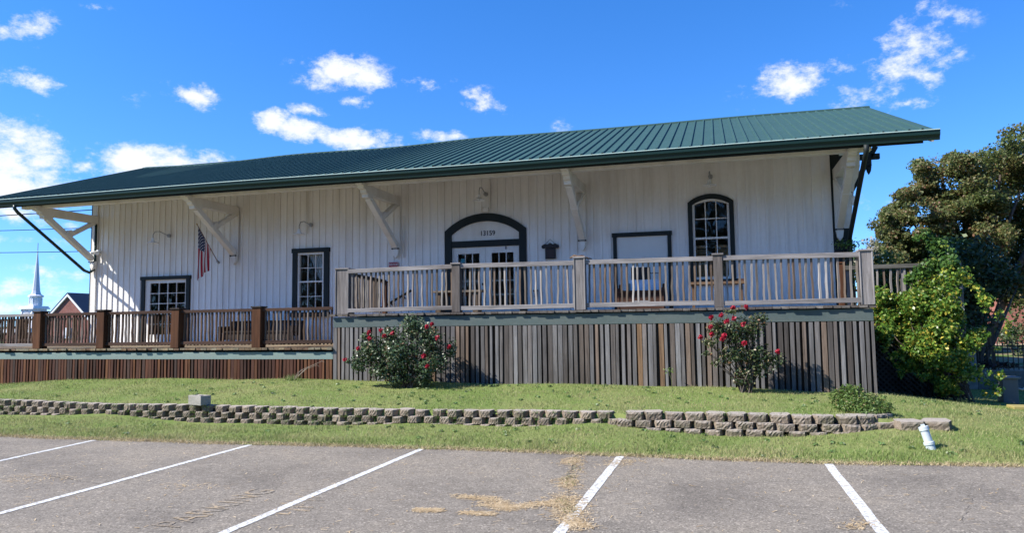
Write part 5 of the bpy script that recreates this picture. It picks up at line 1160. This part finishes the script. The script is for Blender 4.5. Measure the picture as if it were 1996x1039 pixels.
# small things on the wall
wb = empty('wall_box', (-4.36, 17.9, 2.4), 'small grey outlet box with a dark lid on the wall right of the doors', 'outlet box')
p = at(1044, 572, 17.92); MB().box(p.x-.045, p.x+.045, 17.9, 17.965, p.z-.09, p.z+.05).build('body', GALV, wb, bevel=.004); MB().box(p.x-.06, p.x+.06, 17.88, 17.965, p.z+.052, p.z+.085).build('lid', BLACK, wb)
hr = empty('handrail', (-8.1, 17.85, 2.2), 'dark sloping handrail on the wall beside the deck steps', 'handrail')
MB().bar((-8.75, 17.84, 2.06), (-7.72, 17.84, 2.6), .045, .055).build('rail', DKWOOD, hr)
for x, z in ((-8.3, 2.28), (-7.95, 2.46)): MB().bar((x, 17.97, z-.06), (x, 17.86, z-.01), .03, .03).build('bracket', IRON, hr)
stp = empty('deck_steps', (-8.35, 16.9, ZL), 'wooden steps between the lower and the upper deck', 'steps')
for k in range(3): MB().box(-8.72+.29*k, -8.72+.29*k+.31, 16.2, 17.7, ZL+.175*(k)+.13, ZL+.175*(k)+.17).build('tread', DECKO, stp); MB().box(-8.70+.29*k, -8.68+.29*k, 16.22, 17.68, ZL+.002, ZL+.175*k+.129).build('riser', DECKO, stp)
# bench by the door
bb = empty('wooden_bench', (-6.1, 17, ZU), 'low wooden slatted bench left of the double doors, sun on its top', 'bench')
m = MB(); pz = 2.52
for k in range(4): m.box(-6.74, -5.46, 16.82+.1*k, 16.9+.1*k, pz-.045, pz)
m.build('seat', wood('pale_bench_slats', [(.22, .175, .13), (.17, .135, .1)], 'x'), bb)
for x in (-6.66, -5.7): MB().box(x, x+.13, 16.86, 17.18, ZU+.002, pz-.046).build('leg', wood('bench_leg_wood', [(.09, .065, .045)]), bb)
MB().box(-6.52, -5.72, 17.0, 17.04, 2.38, 2.47).build('stretcher', BRWOOD, bb)
# brown bench, white panel and black board at the boarded door
cb = empty('brown_bench', (-1.72, 17.2, ZU), 'dark brown wooden chest bench in front of the boarded freight door', 'bench')
m = MB().box(-2.24, -1.2, 17.05, 17.5, ZU+.06, 2.36); m.build('chest', BRWOOD, cb, bevel=.01)
MB().box(-2.27, -1.25, 17.02, 17.52, 2.362, 2.42).build('lid', BRWOOD, cb, bevel=.01)
for s in (-2.24, -1.23): MB().prism([(17.04, ZU+.002), (17.5, ZU+.002), (17.5, 2.58), (17.40, 2.58), (17.34, 2.5), (17.04, 2.47)], 'x', s, s+.05).build('arm', BRWOOD, cb, bevel=.006)
MB().bar((-1.9, 17.045, 2.17), (-1.5, 17.045, 2.17), .01, .02).build('handle', GALV, cb)
wp = empty('white_panel', (-1.62, 17.56, 2.42), 'pale white panel standing on the brown bench', 'panel')
MB().box(-2.0, -1.3, 17.40, 17.43, 2.425, 2.68).build('sheet', paint('pale_panel', (.62, .70, .8), .6, .05), wp, bevel=.004)
MB().box(-2.03, -1.97, 17.38, 17.45, 2.425, 2.60).build('end_stile', TEALP, wp)
bk = empty('black_board', (-1.72, 17.43, 2.68), 'square black board with a thin side rod above the white panel', 'board')
MB().box(-1.945, -1.50, 17.38, 17.42, 2.685, 2.975).build('panel', BLACK, bk, bevel=.004); MB().tube([(-1.5, 17.4, 2.83), (-1.28, 17.4, 2.825)], .01, 8).build('rod', IRON, bk)
pt = empty('plank_table', (0, 16.8, ZU), 'narrow plank table under the tall arched window', 'table')
MB().box(-.60, .60, 16.72, 16.95, 2.50, 2.555).build('tabletop', wood('plank_wood', [(.17, .105, .06)], 'x'), pt, bevel=.005)
for x in (-.55, .47): MB().box(x, x+.06, 16.8, 16.88, ZU+.002, 2.498).build('leg', wood('plank_leg_wood', [(.14, .08, .045)]), pt)
m = MB().box(.44, .56, 16.74, 16.9, 2.556, 2.61); m.build('end_cleat', BRWOOD, pt)
lb = empty('dark_bench', (-11.85, 17.3, ZL), 'long dark slatted wooden bench on the lower deck under the sash window', 'bench')
m = MB()
for k in range(16): m.box(-12.82+.125*k, -12.82+.125*k+.1, 17.52, 17.55, 1.45, 1.80)
m.box(-12.88, -10.8, 17.5, 17.57, 1.80, 1.87); m.build('backrest', DKWOOD, lb)
m = MB()
for k in range(4): m.box(-12.86, -10.82, 17.02+.12*k, 17.12+.12*k, 1.56, 1.595)
m.build('seat', DKWOOD, lb); MB().box(-12.8, -10.88, 17.05, 17.08, 1.36, 1.55).build('apron', DKWOOD, lb)
for x in (-12.95, -11.9, -10.80): MB().prism([(16.98, ZL+.002), (17.06, ZL+.002), (17.06, 1.55), (17.5, 1.55), (17.5, ZL+.002), (17.58, ZL+.002), (17.6, 1.86), (17.51, 1.86), (17.47, 1.72), (16.98, 1.72)], 'x', x, x+.07).build('end_frame', DKWOOD, lb)
